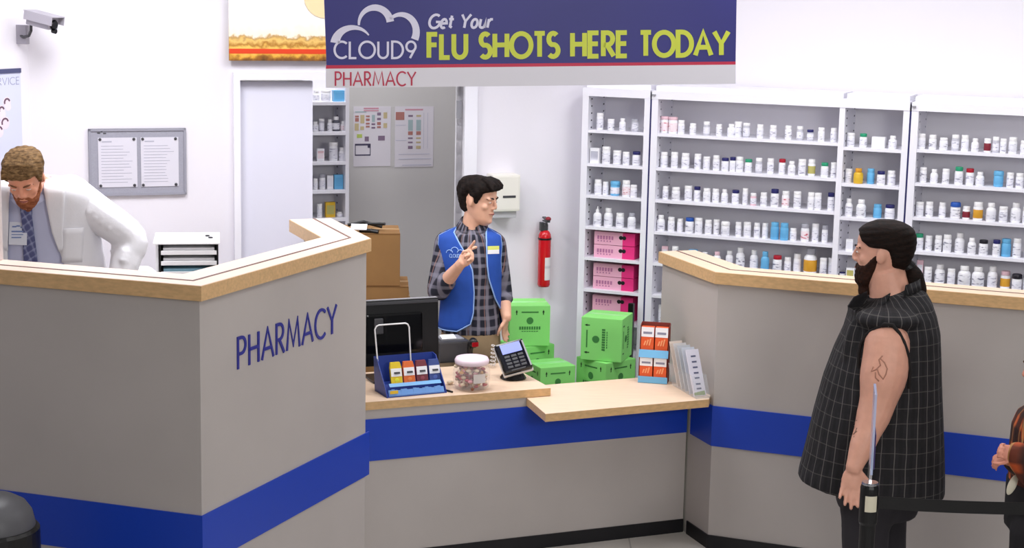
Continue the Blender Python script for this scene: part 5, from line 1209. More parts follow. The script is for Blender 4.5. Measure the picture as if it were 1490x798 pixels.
# ------------------------------------------------------------------ the clerk in the blue vest
def clerk():
    Y0 = 8.62; k = .00352
    T = Torso([(330, 672, 702, Y0+.01, .050), (335, 660, 712, Y0+.01, .062), (341, 643, 725, Y0, .078), (355, 640, 729, Y0, .094), (380, 642, 727, Y0, .108), (410, 646, 724, Y0, .108), (440, 646, 724, Y0, .108), (475, 643, 727, Y0, .115), (500, 642, 728, Y0, .118), (515, 645, 726, Y0, .116)])
    skin = skin_mat('skin_clerk', (226, 176, 148))
    bm = B(); T.add(bm, -.010)
    nk = dep(688, 326, Y0+.005); Ho = dep(694, 318, Y0-.005)
    tube(bm, [dep(686, 340, Y0+.01), nk, dep(693, 300, Y0-.005)], [.062, .055, .054], 16)
    hf = Vector((.90, -.44, -.16)); H = Head(dep(691, 322, Y0-.01)-Vector((0, 0, .0)), hf, UP+Vector((.10, -.03, 0)), 1.0)
    H.add(bm)
    # arms
    sL, eL, wL = dep(650, 354, Y0), dep(637, 424, Y0-.07), dep(671, 384, Y0-.26)
    sR, eR, wR = dep(719, 356, Y0), dep(731, 424, Y0+.05), dep(737, 462, Y0-.05)
    limb(bm, [sL, (sL+eL)/2, eL], [.050, .044, .038]); limb(bm, [eL, (eL*.6+wL*.4), wL], [.038, .037, .026])
    limb(bm, [sR, (sR+eR)/2, eR], [.050, .044, .038]); limb(bm, [eR, (eR*.6+wR*.4), wR], [.038, .036, .026])
    # raised hand: index finger pointing, the others curled round the thumb
    dh = (dep(700, 357, Y0-.33)-wL).normalized()
    hand(bm, wL, dh, Vector((.30, .80, -.45)), 1 if True else -1, (.10, 1.25, 1.35, 1.4), 1.0, tc=.9)
    hand(bm, wR, (dep(733, 486, Y0-.03)-wR), Vector((-.9, .35, 0)), -1, (.22, .25, .28, .3), .86, spread=.01, tc=.15)
    hipL, hipR = dep(663, 512, Y0), dep(706, 512, Y0)
    kL, kR = Vector((hipL.x-.02, hipL.y-.02, .50)), Vector((hipR.x+.02, hipR.y-.02, .50)); aL, aR = Vector((kL.x-.01, kL.y+.03, .09)), Vector((kR.x+.01, kR.y+.03, .09))
    leg(bm, hipL, kL, aL, .075, .05, .038); leg(bm, hipR, kR, aR, .075, .05, .038)
    body = fuse('person', bm, skin, None, .0052, 2)
    set_origin(body, ((hipL.x+hipR.x)/2, Y0, 0))
    finish_person(body, 'clerk with dark hair in blue vest over plaid shirt, hand raised, looking aside')
    H.details(body, mat('brow_black', (30, 20, 16), .6), .45)
    hm = hair_mat('hair_clerk', (11, 8, 7), (34, 23, 18))
    def hair(th, z):
        hl = hairline(th, .176, .160, .124, .098, .022); a = abs(th)
        t = sst(hl-.004, hl+.012, z)
        thick = .011+.010*sst(1.2, 0, a)*sst(.14, .19, z)+.006*sst(1.6, 2.6, a)
        ear = math.exp(-((a-1.68)/.26)**2)*sst(.142, .128, z); t *= (1-ear)
        return -.006+t*(thick+.006+.0035*math.sin(th*9+z*55)+.0022*math.sin(th*17-z*90))
    def tuft(bm):
        for i in range(9):
            x = -.05+.0125*i; b0 = H.wk(x, .068, .196); tube(bm, [H.wk(x*.8, .02, .232), b0+H.u*.022, H.wk(x*1.02+.006, .094, .204+.006*math.sin(i*2.1)), H.wk(x*1.05+.014, .103, .190)], [.010, .015, .012, .005], 8)
    H.shell('hair', hair, hm, body, z0=-.005, extra=tuft)
    sh = plaid('clerk_plaid', (70, 70, 88), [(0, .054, .024, (22, 24, 38), .85, 0), (1, .054, .024, (22, 24, 38), .7, 0), (0, .054, .014, (136, 132, 144), .6, .026), (1, .054, .014, (128, 126, 138), .55, .026), (0, .108, .004, (170, 130, 120), .5, .01)], cen=(dep(685, 400, Y0).x, Y0), rad=.15)
    bm = B(); T.add(bm, .004, y1=484)
    limb(bm, [sL+Vector((0, 0, .0)), (sL+eL)/2, eL, eL*.62+wL*.38], [.064, .060, .056, .047]); limb(bm, [sR, (sR+eR)/2, eR, eR*.7+wR*.3], [.064, .058, .052, .046])
    tube(bm, [eL*.70+wL*.30, eL*.58+wL*.42], [.052, .050], 16); tube(bm, [eR*.72+wR*.28, eR*.62+wR*.38], [.050, .049], 16)
    shirt = fuse('plaid_shirt', bm, sh, body, .007, 3)
    # collar: two flaps standing round the neck
    bm = B(); cN = dep(687, 333, Y0)
    for g in (-1, 1):
        lo, hi, out_ = [], [], []
        for i in range(11):
            a = g*(.30+2.84*i/10); d_ = Vector((math.sin(a), -math.cos(a), 0)); up_ = .050-.018*math.cos(a)
            fr = max(0, 1-i/3.0); base = cN+Vector((d_.x*.066, d_.y*.062, -.008-.045*fr)); top = cN+Vector((d_.x*.060, d_.y*.058, up_-.018*fr)); o2 = cN+Vector((d_.x*.082, d_.y*.080, up_-.038-.030*fr))
            lo.append(bm.verts.new(base)); hi.append(bm.verts.new(top)); out_.append(bm.verts.new(o2))
        for i in range(10): bm.faces.new((lo[i], lo[i+1], hi[i+1], hi[i])); bm.faces.new((hi[i], hi[i+1], out_[i+1], out_[i]))
    c_ = obj('collar', bm, sh, shirt, smooth=True); s_ = c_.modifiers.new('t', 'SOLIDIFY'); s_.thickness = .003
    # vest
    vb = mat('vest_blue', (34, 78, 168), .8, noise=.05, nscale=30); pipe = mat('vest_piping', (150, 184, 236), .6)
    I = np.interp
    yl = [331, 345, 365, 388, 420, 450, 466, 475]; xl = [662, 668, 679, 688, 690, 689, 685, 668]
    xr_y = [331, 345, 380, 400, 430, 455, 462, 466]; xr = [704, 706, 707, 709, 717, 727, 731, 733]
    arm_y = [331, 336, 344, 356, 376, 392, 404, 475]; armA = [1.5, 1.36, 1.25, 1.15, 1.15, 1.3, 1.571, 1.571]
    def rl(v):
        y = 331+(476-331)*v; f = T.ang(y, float(I(y, yl, xl))); return y, f, min(-float(I(y, arm_y, armA)), f-.05)
    def rr_(v):
        y = 331+(466-331)*v; f = T.ang(y, float(I(y, xr_y, xr))); return y, f, max(float(I(y, arm_y, armA)), f+.04)
    vest, G1 = panel('work_vest', T, vb, body, rl, inf=.017, th=.006); 
    v2, G2 = panel('vest_front_panel', T, vb, vest, rr_, inf=.017, th=.006)
    def rb(v):
        y = 331+(474-331)*v; a = float(I(y, arm_y, armA)); a = math.pi-min(a, 1.571)*1.0; return y, a, 2*math.pi-a
    v3, G3 = panel('vest_back_panel', T, vb, vest, rb, inf=.017, th=.006)
    def cl(G, which):
        if which == 'f': return [r[0] for r in G]
        if which == 's': return [r[-1] for r in G]
        return G[-1]
    bm = B()
    for G in (G1, G2):
        fr, hem, sd_ = cl(G, 'f'), cl(G, 'h'), cl(G, 's'); tube(bm, fr+hem[1:], .0042, 6)
        n_ = int(len(sd_)*.5); tube(bm, sd_[:n_], .0042, 6)
    obj('piping', bm, pipe, vest, smooth=True)
    tree = bvh(vest); tree2 = bvh(v2)
    # cloud mark and name on the chest, name badge on the other side
    def onv(tr, x, y, t, o_):
        p, n_ = hit(tr, x, y)
        if p is None: return None
        return p-(p-CAM).normalized()*(.0045+t)
    bm = B(); 
    for pth in ([(654-4.5*math.cos(i/12*math.pi), 368-4.0*math.sin(i/12*math.pi)) for i in range(13)], [(661.5-5.5*math.cos(i/12*math.pi), 366-6*math.sin(i/12*math.pi)) for i in range(13)], [(670-4.5*math.cos(i/12*math.pi), 368-4*math.sin(i/12*math.pi)) for i in range(13)]):
        ps = [onv(tree, x, y, 0, vest) for x, y in pth]; ps = [p for p in ps if p]; 
        if len(ps) > 2: tube(bm, ps, .0022, 6)
    def PPv(x, y, t): return onv(tree, x, -y, t, vest) or Vector(dep(x, -y, Y0-.1))
    text(bm, 'CLOUD9', PPv, 654, -375, 5, width=17, w=.16, gap=.14, th=.0008)
    obj('chest_logo', bm, pipe, vest)
    for (y0, y1, nm, mm) in ((358, 363.5, 'yellow_badge_top', mat('badge_yellow', (214, 220, 110), .5)), (363.5, 369.5, 'white_badge', M['paper'])):
        bm = B(); q = [onv(tree2, x, y, .001, v2) for x, y in ((709.5, y1+.5), (726, y1), (726, y0), (709.5, y0+.5))]
        if all(q):
            n_ = (q[1]-q[0]).cross(q[3]-q[0]).normalized(); lo = [bm.verts.new(p) for p in q]; hi = [bm.verts.new(p+n_*.003) for p in q]; bm.faces.new(lo[::-1]); bm.faces.new(hi)
            for i in range(4): bm.faces.new((lo[i], lo[(i+1) % 4], hi[(i+1) % 4], hi[i]))
        obj(nm, bm, mm, v2)
    # trousers
    tr = mat('khaki', (150, 128, 98), .85, noise=.06, nscale=20)
    bm = B(); T.add(bm, .002, y0=474)
    leg(bm, hipL, kL, aL+UP*0, .088, .066, .056); leg(bm, hipR, kR, aR, .088, .066, .056); fuse('trousers', bm, tr, body, .008, 3)
    for a in (aL, aR): shoe(body, Vector((a.x, a.y, 0)), R_(-75), .9)
clerk()

# ------------------------------------------------------------------ the man with the ponytail
def pony():
    Y0 = 6.85; skin = skin_mat('skin_pony', (214, 160, 138))
    T = Torso([(420, 1276, 1330, Y0, .075, .30), (430, 1254, 1341, Y0, .120, .25), (442, 1237, 1351, Y0, .168, .12), (456, 1238, 1358, Y0, .205), (480, 1231, 1363, Y0, .225), (510, 1217, 1364, Y0, .24), (550, 1202, 1365, Y0, .25), (600, 1188, 1367, Y0, .26), (650, 1176, 1369, Y0, .265), (690, 1166, 1370, Y0, .268, -.02), (706, 1164, 1370, Y0, .268, -.07)], pw=2.2)
    bm = B(); T.add(bm, -.012)
    fd = Vector((-.93, .36, -.04)); H = Head(dep(1283, 413, Y0), fd, UP, 1.12)
    H.add(bm); tube(bm, [dep(1302, 446, Y0), dep(1294, 420, Y0), dep(1288, 392, Y0)], [.105, .085, .075], 18)
    Ya = Y0-.235
    a_ = [dep(1291, 500, Ya+.03), dep(1286, 545, Ya), dep(1274, 596, Ya-.02), dep(1258, 640, Ya-.06), dep(1243, 680, Ya-.10)]
    limb(bm, a_, [.090, .094, .070, .052, .034], 18)
    W = a_[-1]; hand(bm, W, dep(1234, 730, Ya-.12)-W, Vector((.15, 1, 0)), -1 if False else 1, (.22, .25, .3, .35), 1.08, tc=.25)
    b_ = [dep(1291, 500, Y0+.235), dep(1280, 560, Y0+.27), dep(1280, 610, Y0+.26), dep(1272, 650, Y0+.20), dep(1262, 680, Y0+.14)]
    limb(bm, b_, [.090, .088, .066, .050, .034], 18); hand(bm, b_[-1], Vector((-.3, 0, -1)), Vector((.2, -1, 0)), 1, (.3, .3, .3, .3), 1.08)
    h1, h2 = dep(1268, 716, Y0-.12), dep(1275, 716, Y0+.12)
    ka = Vector((h1.x-.02, Y0-.14, .48)); kb = Vector((h2.x+.04, Y0+.14, .48)); aa = Vector((ka.x+.02, ka.y, .10)); ab = Vector((kb.x+.03, kb.y, .10))
    leg(bm, h1, ka, aa, .125, .08, .055); leg(bm, h2, kb, ab, .125, .08, .055)
    body = fuse('person', bm, skin, None, .0056, 2); set_origin(body, (h1.x, Y0, 0))
    finish_person(body, 'heavy bearded man with a long dark ponytail in a sleeveless dark plaid shirt')
    hm = hair_mat('hair_pony', (13, 8, 6), (32, 18, 12)); bmt = hair_mat('beard_pony', (30, 16, 11), (54, 29, 19))
    H.details(body, hm, .6)
    def hair(th, z):
        hl = float(np.interp(abs(th), [0, .5, .85, 1.15, 1.5, 1.8, 2.2, math.pi], [.194, .186, .158, .140, .136, .128, .070, .045]))
        t = sst(hl-.003, hl+.010, z); t *= 1-math.exp(-((abs(th)-1.66)/.24)**2)*sst(.142, .130, z); return -.006+t*(.017+.008*sst(1.6, 2.8, abs(th))+.0012*math.sin(z*260+th*4))
    def tail(bm):
        P_ = [dep(1310, 380, Y0+.01), dep(1322, 388, Y0), dep(1329, 402, Y0-.01), dep(1334, 420, Y0-.02), dep(1339, 438, Y0-.03), dep(1343, 448, Y0-.03)]
        limb(bm, P_, [.035, .026, .040, .040, .026, .008], 14)
        for i in range(7):
            o_ = Vector((random.uniform(-.022, .022), random.uniform(-.02, .02), 0)); tube(bm, [p+o_*min(1, j*.5) for j, p in enumerate(P_[1:])], [.012, .018, .018, .012, .003], 8)
    ho = H.shell('hair', hair, hm, body, z0=.02, extra=tail)
    bm = B(); p0, p1 = dep(1319, 386, Y0), dep(1325, 391, Y0); tube(bm, [p0, p1], .031, 16); obj('hair_tie', bm, M['black'], ho)
    def beard(th, z):
        a = abs(th); top = float(np.interp(a, [0, .25, .6, 1.0, 1.35, 1.6, math.pi], [.078, .080, .072, .074, .112, .120, .10])); bot = -.045
        t = sst(top+.004, top-.008, z)*sst(1.62, 1.42, a); mouth = math.exp(-(th/.22)**2-((z-.057)/.006)**2)
        return -.008+t*(.015+.008*sst(.04, -.02, z)+.003*math.sin(th*23)*math.sin(z*170))-mouth*.012
    H.shell('beard', beard, bmt, body, z0=-.042, z1=.13, nz=34)
    sh = plaid('pony_plaid', (26, 24, 28), [(0, .050, .012, (16, 15, 18), .8, .025), (1, .12, .02, (20, 19, 22), .7, .03), (0, .050, .0030, (126, 122, 118), .45, 0), (1, .062, .0030, (104, 100, 96), .32, 0)], cen=(dep(1280, 560, Y0).x, Y0), rad=.28)
    bm = B(); T.add(bm, .006)
    # shoulder of the sleeveless shirt over the arm's top
    ellipsoid(bm, dep(1297, 474, Ya+.09), (.125, .085, .070)); ellipsoid(bm, dep(1293, 464, Ya+.085), (.135, .115, .047)); ellipsoid(bm, dep(1297, 474, Y0+.17), (.125, .085, .070))
    ellipsoid(bm, dep(1330, 520, Ya+.10), (.07, .06, .16)); ellipsoid(bm, dep(1243, 520, Ya+.13), (.05, .05, .16))
    shirt = fuse('sleeveless_shirt', bm, sh, body, .008, 3)
    bm = B(); cN = dep(1298, 419, Y0)   # stand-up collar
    rows_ = []
    for i in range(25):
        a = R_(-165+330*i/24)+math.pi/2; d_ = Vector((math.cos(a), math.sin(a), 0)); fr = sst(.2, -1, d_.x)
        rows_.append((cN+Vector((d_.x*.122-.010, d_.y*.118, -.060+.030*d_.x-.045*fr)), cN+Vector((d_.x*.114, d_.y*.108, .022+.030*d_.x-.050*fr)), cN+Vector((d_.x*.142-.018, d_.y*.130, -.020+.030*d_.x-.050*fr))))
    V = [[bm.verts.new(p) for p in r] for r in rows_]
    for a, b in zip(V, V[1:]): bm.faces.new((a[0], b[0], b[1], a[1])); bm.faces.new((a[1], b[1], b[2], a[2]))
    c_ = obj('collar', bm, sh, shirt, smooth=True); s_ = c_.modifiers.new('t', 'SOLIDIFY'); s_.thickness = .004
    bm = B()
    for sy in (-1, 1):   # two collar wings lying open at the front
        q = [dep(1262, 424, Y0+sy*.05), dep(1243, 434, Y0+sy*.09), dep(1234, 447, Y0+sy*.10), dep(1243, 452, Y0+sy*.07), dep(1262, 440, Y0+sy*.03)]
        lo = [bm.verts.new(p) for p in q]; hi = [bm.verts.new(p+Vector((-.002, sy*.007, .003))) for p in q]; bm.faces.new(lo[::-1]); bm.faces.new(hi)
        for i in range(5): bm.faces.new((lo[i], lo[(i+1) % 5], hi[(i+1) % 5], hi[i]))
    obj('collar_wing', bm, sh, shirt)
    ts_, tb_ = bvh(shirt), bvh(body); ps = []
    for x, y in [(1249, 535), (1249, 515), (1253, 500), (1261, 488), (1273, 478), (1287, 472), (1299, 474), (1308, 484), (1316, 498), (1321, 515), (1324, 540), (1323, 565)]:
        d = _d(x, y).normalized(); h1_ = ts_.ray_cast(CAM, d); h2_ = tb_.ray_cast(CAM-body.location, d)
        c_h = [h1_[0]] if h1_[0] is not None else []
        if h2_[0] is not None: c_h.append(h2_[0]+body.location)
        if c_h: ps.append(min(c_h, key=lambda p: (p-CAM).length)-d*.002)
    bm = B(); tube(bm, [p+Vector((random.uniform(-.002, .002), 0, random.uniform(-.003, .003))) for p in ps], .0075, 8); obj('frayed_armhole', bm, mat('frayed_cloth', (26, 22, 22), .9), shirt, smooth=True)
    # frayed armhole edge and tattoo, laid on the arm
    tree = bvh(body); off = body.location
    def onb(x, y, t=.001):
        d = _d(x, y).normalized(); h = tree.ray_cast(CAM-off, d)
        return h[0]+off-d*t if h[0] is not None else None
    bm = B()
    for pth in ([(1284, 518), (1279, 524), (1281, 532), (1275, 538), (1268, 541), (1271, 534)], [(1276, 536), (1279, 545), (1285, 552), (1289, 545), (1291, 537), (1287, 528), (1281, 522)], [(1274, 542), (1274, 550), (1279, 555)], [(1283, 553), (1284, 560)]):
        ps = [onb(x, y, 0) for x, y in pth]; ps = [p for p in ps if p]
        if len(ps) > 2: tube(bm, ps, .0032, 6)
    obj('upper_arm_tattoo', bm, mat('tattoo_brown', (166, 118, 98), .6), body, smooth=True)
    bm = B()
    for pth in ([(1247, 612), (1242, 618), (1247, 624), (1243, 632), (1247, 628)], [(1242, 632), (1238, 640), (1243, 636)], [(1240, 640), (1236, 648)]):
        ps = [onb(x, y, 0) for x, y in pth]; ps = [p for p in ps if p]
        if len(ps) > 2: tube(bm, ps, .0026, 6)
    obj('forearm_tattoo', bm, mat('tattoo_dark', (112, 82, 70), .6), body, smooth=True)
    bm = B(); Tl = Torso([(690, 1212, 1345, Y0, .20), (715, 1216, 1338, Y0, .22), (740, 1220, 1330, Y0, .22)]); Tl.add(bm)
    leg(bm, h1, ka, aa, .135, .098, .080); leg(bm, h2, kb, ab, .135, .098, .080)
    fuse('trousers', bm, mat('dark_jeans', (40, 37, 42), .85, noise=.08, nscale=12), body, .010, 3)
    for a in (aa, ab): shoe(body, Vector((a.x+.02, a.y, 0)), R_(172), 1.05)
pony()

# ------------------------------------------------------------------ the pharmacist
def pharmacist():
    Y0 = 7.15; skin = skin_mat('skin_pharmacist', (226, 158, 128)); zf = .16
    T = Torso([(258, 18, 84, Y0, .075), (263, 2, 104, Y0, .105), (270, -16, 120, Y0, .120), (285, -26, 130, Y0+.02, .135), (310, -24, 134, Y0+.05, .14), (345, -20, 138, Y0+.09, .145), (385, -16, 146, Y0+.13, .15), (430, -12, 150, Y0+.16, .155), (470, -10, 148, Y0+.17, .155)])
    bm = B(); T.add(bm, -.012)
    fd = Vector((.04, -.80, -.56)); H = Head(dep(44, 287, Y0-.185), fd, UP+Vector((-.02, -.40, 0)), .96); H.add(bm)
    tube(bm, [dep(52, 280, Y0-.02), dep(44, 262, Y0-.08), H.wk(0, -.01, .05)], [.075, .062, .056], 16)
    sR, eR, wR = dep(108, 286, Y0+.02), dep(190, 348, Y0+.08), dep(178, 400, Y0+.02)
    sL, eL, wL = dep(-12, 288, Y0+.02), dep(-50, 380, Y0), dep(-30, 440, Y0-.15)
    for s_, e_, w__ in ((sR, eR, wR), (sL, eL, wL)):
        limb(bm, [s_, (s_+e_)/2, e_], [.055, .048, .042]); limb(bm, [e_, (e_+w__)/2, w__], [.042, .038, .028])
    hand(bm, wR, Vector((-.2, -.1, -1)), Vector((0, -1, 0)), 1, (.3, .3, .3, .3)); hand(bm, wL, Vector((.2, -.4, -1)), Vector((0, -1, 0)), -1, (.3, .3, .3, .3))
    h1, h2 = dep(35, 470, Y0+.17), dep(95, 470, Y0+.17)
    ka, kb = Vector((h1.x, h1.y-.02, .62)), Vector((h2.x, h2.y-.02, .62)); aa, ab = Vector((ka.x, ka.y+.04, zf+.09)), Vector((kb.x, kb.y+.04, zf+.09))
    leg(bm, h1, ka, aa, .085, .055, .04); leg(bm, h2, kb, ab, .085, .055, .04)
    body = fuse('person', bm, skin, None, .0052, 2); set_origin(body, (h1.x, h1.y, zf))
    finish_person(body, 'pharmacist in white coat with lavender shirt and checked tie leaning over the counter')
    hm = hair_mat('hair_pharmacist', (84, 62, 38), (138, 108, 72)); bt = hair_mat('beard_pharmacist', (126, 70, 44), (168, 104, 72))
    H.details(body, mat('brow_ginger', (120, 80, 50), .6), .22)
    def hair(th, z):
        hl = hairline(th, .176, .166, .130, .105, .03); a = abs(th)
        t = sst(hl-.003, hl+.010, z); ear = math.exp(-((a-1.68)/.24)**2)*sst(.146, .132, z); t *= (1-ear)
        return -.006+t*(.013+.014*sst(1.1, .2, a)*sst(.16, .2, z)+.006+.0025*math.sin(th*15+z*20))
    def quiff(bm):
        for i in range(11):
            x = -.052+.0104*i; tube(bm, [H.wk(x*.8, .0, .236), H.wk(x, .055, .222), H.wk(x+.010, .088, .196), H.wk(x+.018, .092, .180)], [.010, .014, .012, .005], 8)
    H.shell('hair', hair, hm, body, z0=-.0, extra=quiff)
    def beard(th, z):
        a = abs(th); top = float(np.interp(a, [0, .3, .6, 1.0, 1.35, 1.6, math.pi], [.076, .078, .060, .062, .105, .12, .1]))
        t = sst(top+.004, top-.006, z)*sst(1.6, 1.45, a); mouth = math.exp(-(th/.24)**2-((z-.057)/.007)**2)
        return -.006+t*(.011+.002*math.sin(th*25)*math.sin(z*200))-mouth*.010
    H.shell('beard', beard, bt, body, z0=-.02, z1=.13, nz=30)
    shm = mat('lavender_shirt', (200, 204, 232), .8, noise=.03, nscale=6)
    bm = B(); T.add(bm, .003); shirt = fuse('dress_shirt', bm, shm, body, .007, 2)
    bm = B(); cN = dep(50, 281, Y0-.02)
    for g in (-1, 1):
        V = []
        for i in range(9):
            a = g*(.12+2.9*i/8); d_ = Vector((math.sin(a), -math.cos(a), 0)); fr = max(0, 1-i/2.5)
            V.append([bm.verts.new(cN+Vector((d_.x*.080, d_.y*.095-.03, -.01-.03*fr))), bm.verts.new(cN+Vector((d_.x*.074, d_.y*.088-.03, .035-.02*fr))), bm.verts.new(cN+Vector((d_.x*.100, d_.y*.115-.03, -.005-.045*fr)))])
        for a, b in zip(V, V[1:]): bm.faces.new((a[0], b[0], b[1], a[1])); bm.faces.new((a[1], b[1], b[2], a[2]))
    c_ = obj('shirt_collar', bm, shm, shirt, smooth=True); s_ = c_.modifiers.new('t', 'SOLIDIFY'); s_.thickness = .003
    # tie
    tm = plaid('check_tie', (124, 130, 170), [(0, .026, .012, (84, 88, 132), .8, 0), (1, .026, .012, (84, 88, 132), .8, 0), (0, .026, .004, (160, 166, 198), .4, .012), (1, .026, .004, (160, 166, 198), .4, .012)], rot=35)
    def rt_(v):
        y = 292+140*v; cx_ = 52+(66-52)*v; hw_ = 6.5+5*v if v > .08 else 8; return y, T.ang(y, cx_-hw_), T.ang(y, cx_+hw_)
    panel('tie', T, tm, shirt, rt_, nu=6, inf=.012, th=.006)
    # coat: one sheet round the back with an open front, and sleeves
    cm2 = mat('lab_coat_white', (240, 240, 246), .75, bump=.6, nscale=7)
    I = np.interp
    def rc(v):
        y = 259+230*v; L_ = T.ang(y, float(I(y, [259, 300, 385, 500], [30, 27, 30, 30]))); R2 = T.ang(y, float(I(y, [259, 280, 330, 385, 500], [72, 78, 88, 107, 118]))); return y, R2, 2*math.pi+L_
    coat, G = panel('lab_coat', T, cm2, body, rc, nu=44, nv=34, inf=.018, th=.005, wob=.002)
    bm = B(); limb(bm, [sR+Vector((-.02, .01, .005)), (sR+eR)/2+UP*.004, eR, (eR+wR)/2, wR], [.088, .078, .072, .066, .060], 18)
    for i in range(9):   # folds gathered at the elbow
        t = i/8; c0 = sR*(1-t)+eR*t if i < 6 else eR*(1-(t-.6))+wR*(t-.6); d_ = ((eR-sR) if i < 6 else (wR-eR)).normalized(); s2 = d_.cross(Vector((0, -1, 0))).normalized()
        tube(bm, [c0+s2*.070+Vector((0, -.02, 0)), c0+Vector((0, -.074, 0))+d_*.02, c0-s2*.060+Vector((0, -.03, 0))+d_*.04], [.006, .012, .006], 8)
    fuse('coat_sleeve', bm, cm2, coat, .007, 3)
    bm = B(); limb(bm, [sL, (sL+eL)/2, eL, (eL+wL)/2, wL], [.085, .078, .072, .066, .06], 16); fuse('coat_sleeve', bm, cm2, coat, .009, 3)
    def rlap(v):
        y = 262+95*v; e_ = float(I(y, [259, 280, 330, 385], [72, 78, 88, 107])); w__ = 24*(1-v)**.7+2; return y, T.ang(y, e_-1), T.ang(y, e_+w__)
    panel('coat_lapel', T, cm2, coat, rlap, nu=6, nv=14, inf=.025, th=.005)
    def rlap2(v):
        y = 262+95*v; w__ = 20*(1-v)**.7+2; return y, T.ang(y, 29-w__), T.ang(y, 31)
    panel('coat_lapel', T, cm2, coat, rlap2, nu=6, nv=14, inf=.025, th=.005)
    def rpk(v): y = 325+48*v; return y, T.ang(y, 100), T.ang(y, 124)
    panel('breast_pocket', T, cm2, coat, rpk, nu=5, nv=6, inf=.024, th=.004)
    tree = bvh(coat)
    def badge(x0, x1, y0, y1, m_, nm, t):
        bm = B(); Yb = T.pt(340, T.ang(340, 27), .030).y-t; q = [dep(x, y, Yb) for x, y in ((x0, y1), (x1, y1+1), (x1+1, y0), (x0+1, y0))]
        solid_(bm, q); return obj(nm, bm, m_, coat)
    def solid_(bm, q):
        d = Vector((0, -.003, 0)); lo = [bm.verts.new(p) for p in q]; hi = [bm.verts.new(p+d) for p in q]; bm.faces.new(lo[::-1]); bm.faces.new(hi)
        for i in range(4): bm.faces.new((lo[i], lo[(i+1) % 4], hi[(i+1) % 4], hi[i]))
    bd = badge(13, 39, 323, 356, mat('badge_white', (224, 228, 240), .4), 'name_badge', 0)
    bm = B(); Yb = T.pt(340, T.ang(340, 27), .030).y-.0035
    for (x0, x1, y0, y1) in ((18, 24, 329, 331), (24, 29, 328, 330), (30, 35, 330, 332), (17, 34, 336, 338), (17, 34, 341, 342), (17, 31, 345, 346.5)):
        solid_(bm, [dep(x, y, Yb) for x, y in ((x0, y1), (x1, y1), (x1, y0), (x0, y0))])
    obj('badge_print', bm, mat('badge_ink', (120, 140, 190), .5), bd)
    bm = B(); T2 = Torso([(430, -6, 142, Y0+.16, .14), (470, -4, 140, Y0+.17, .14), (500, 0, 136, Y0+.17, .13)]); T2.add(bm, .003); leg(bm, h1, ka, aa, .10, .075, .06); leg(bm, h2, kb, ab, .10, .075, .06)
    fuse('trousers', bm, mat('grey_trousers', (70, 72, 82), .85), body, .010, 3)
    for a in (aa, ab): shoe(body, Vector((a.x, a.y, zf)), R_(-90), .95)
pharmacist()

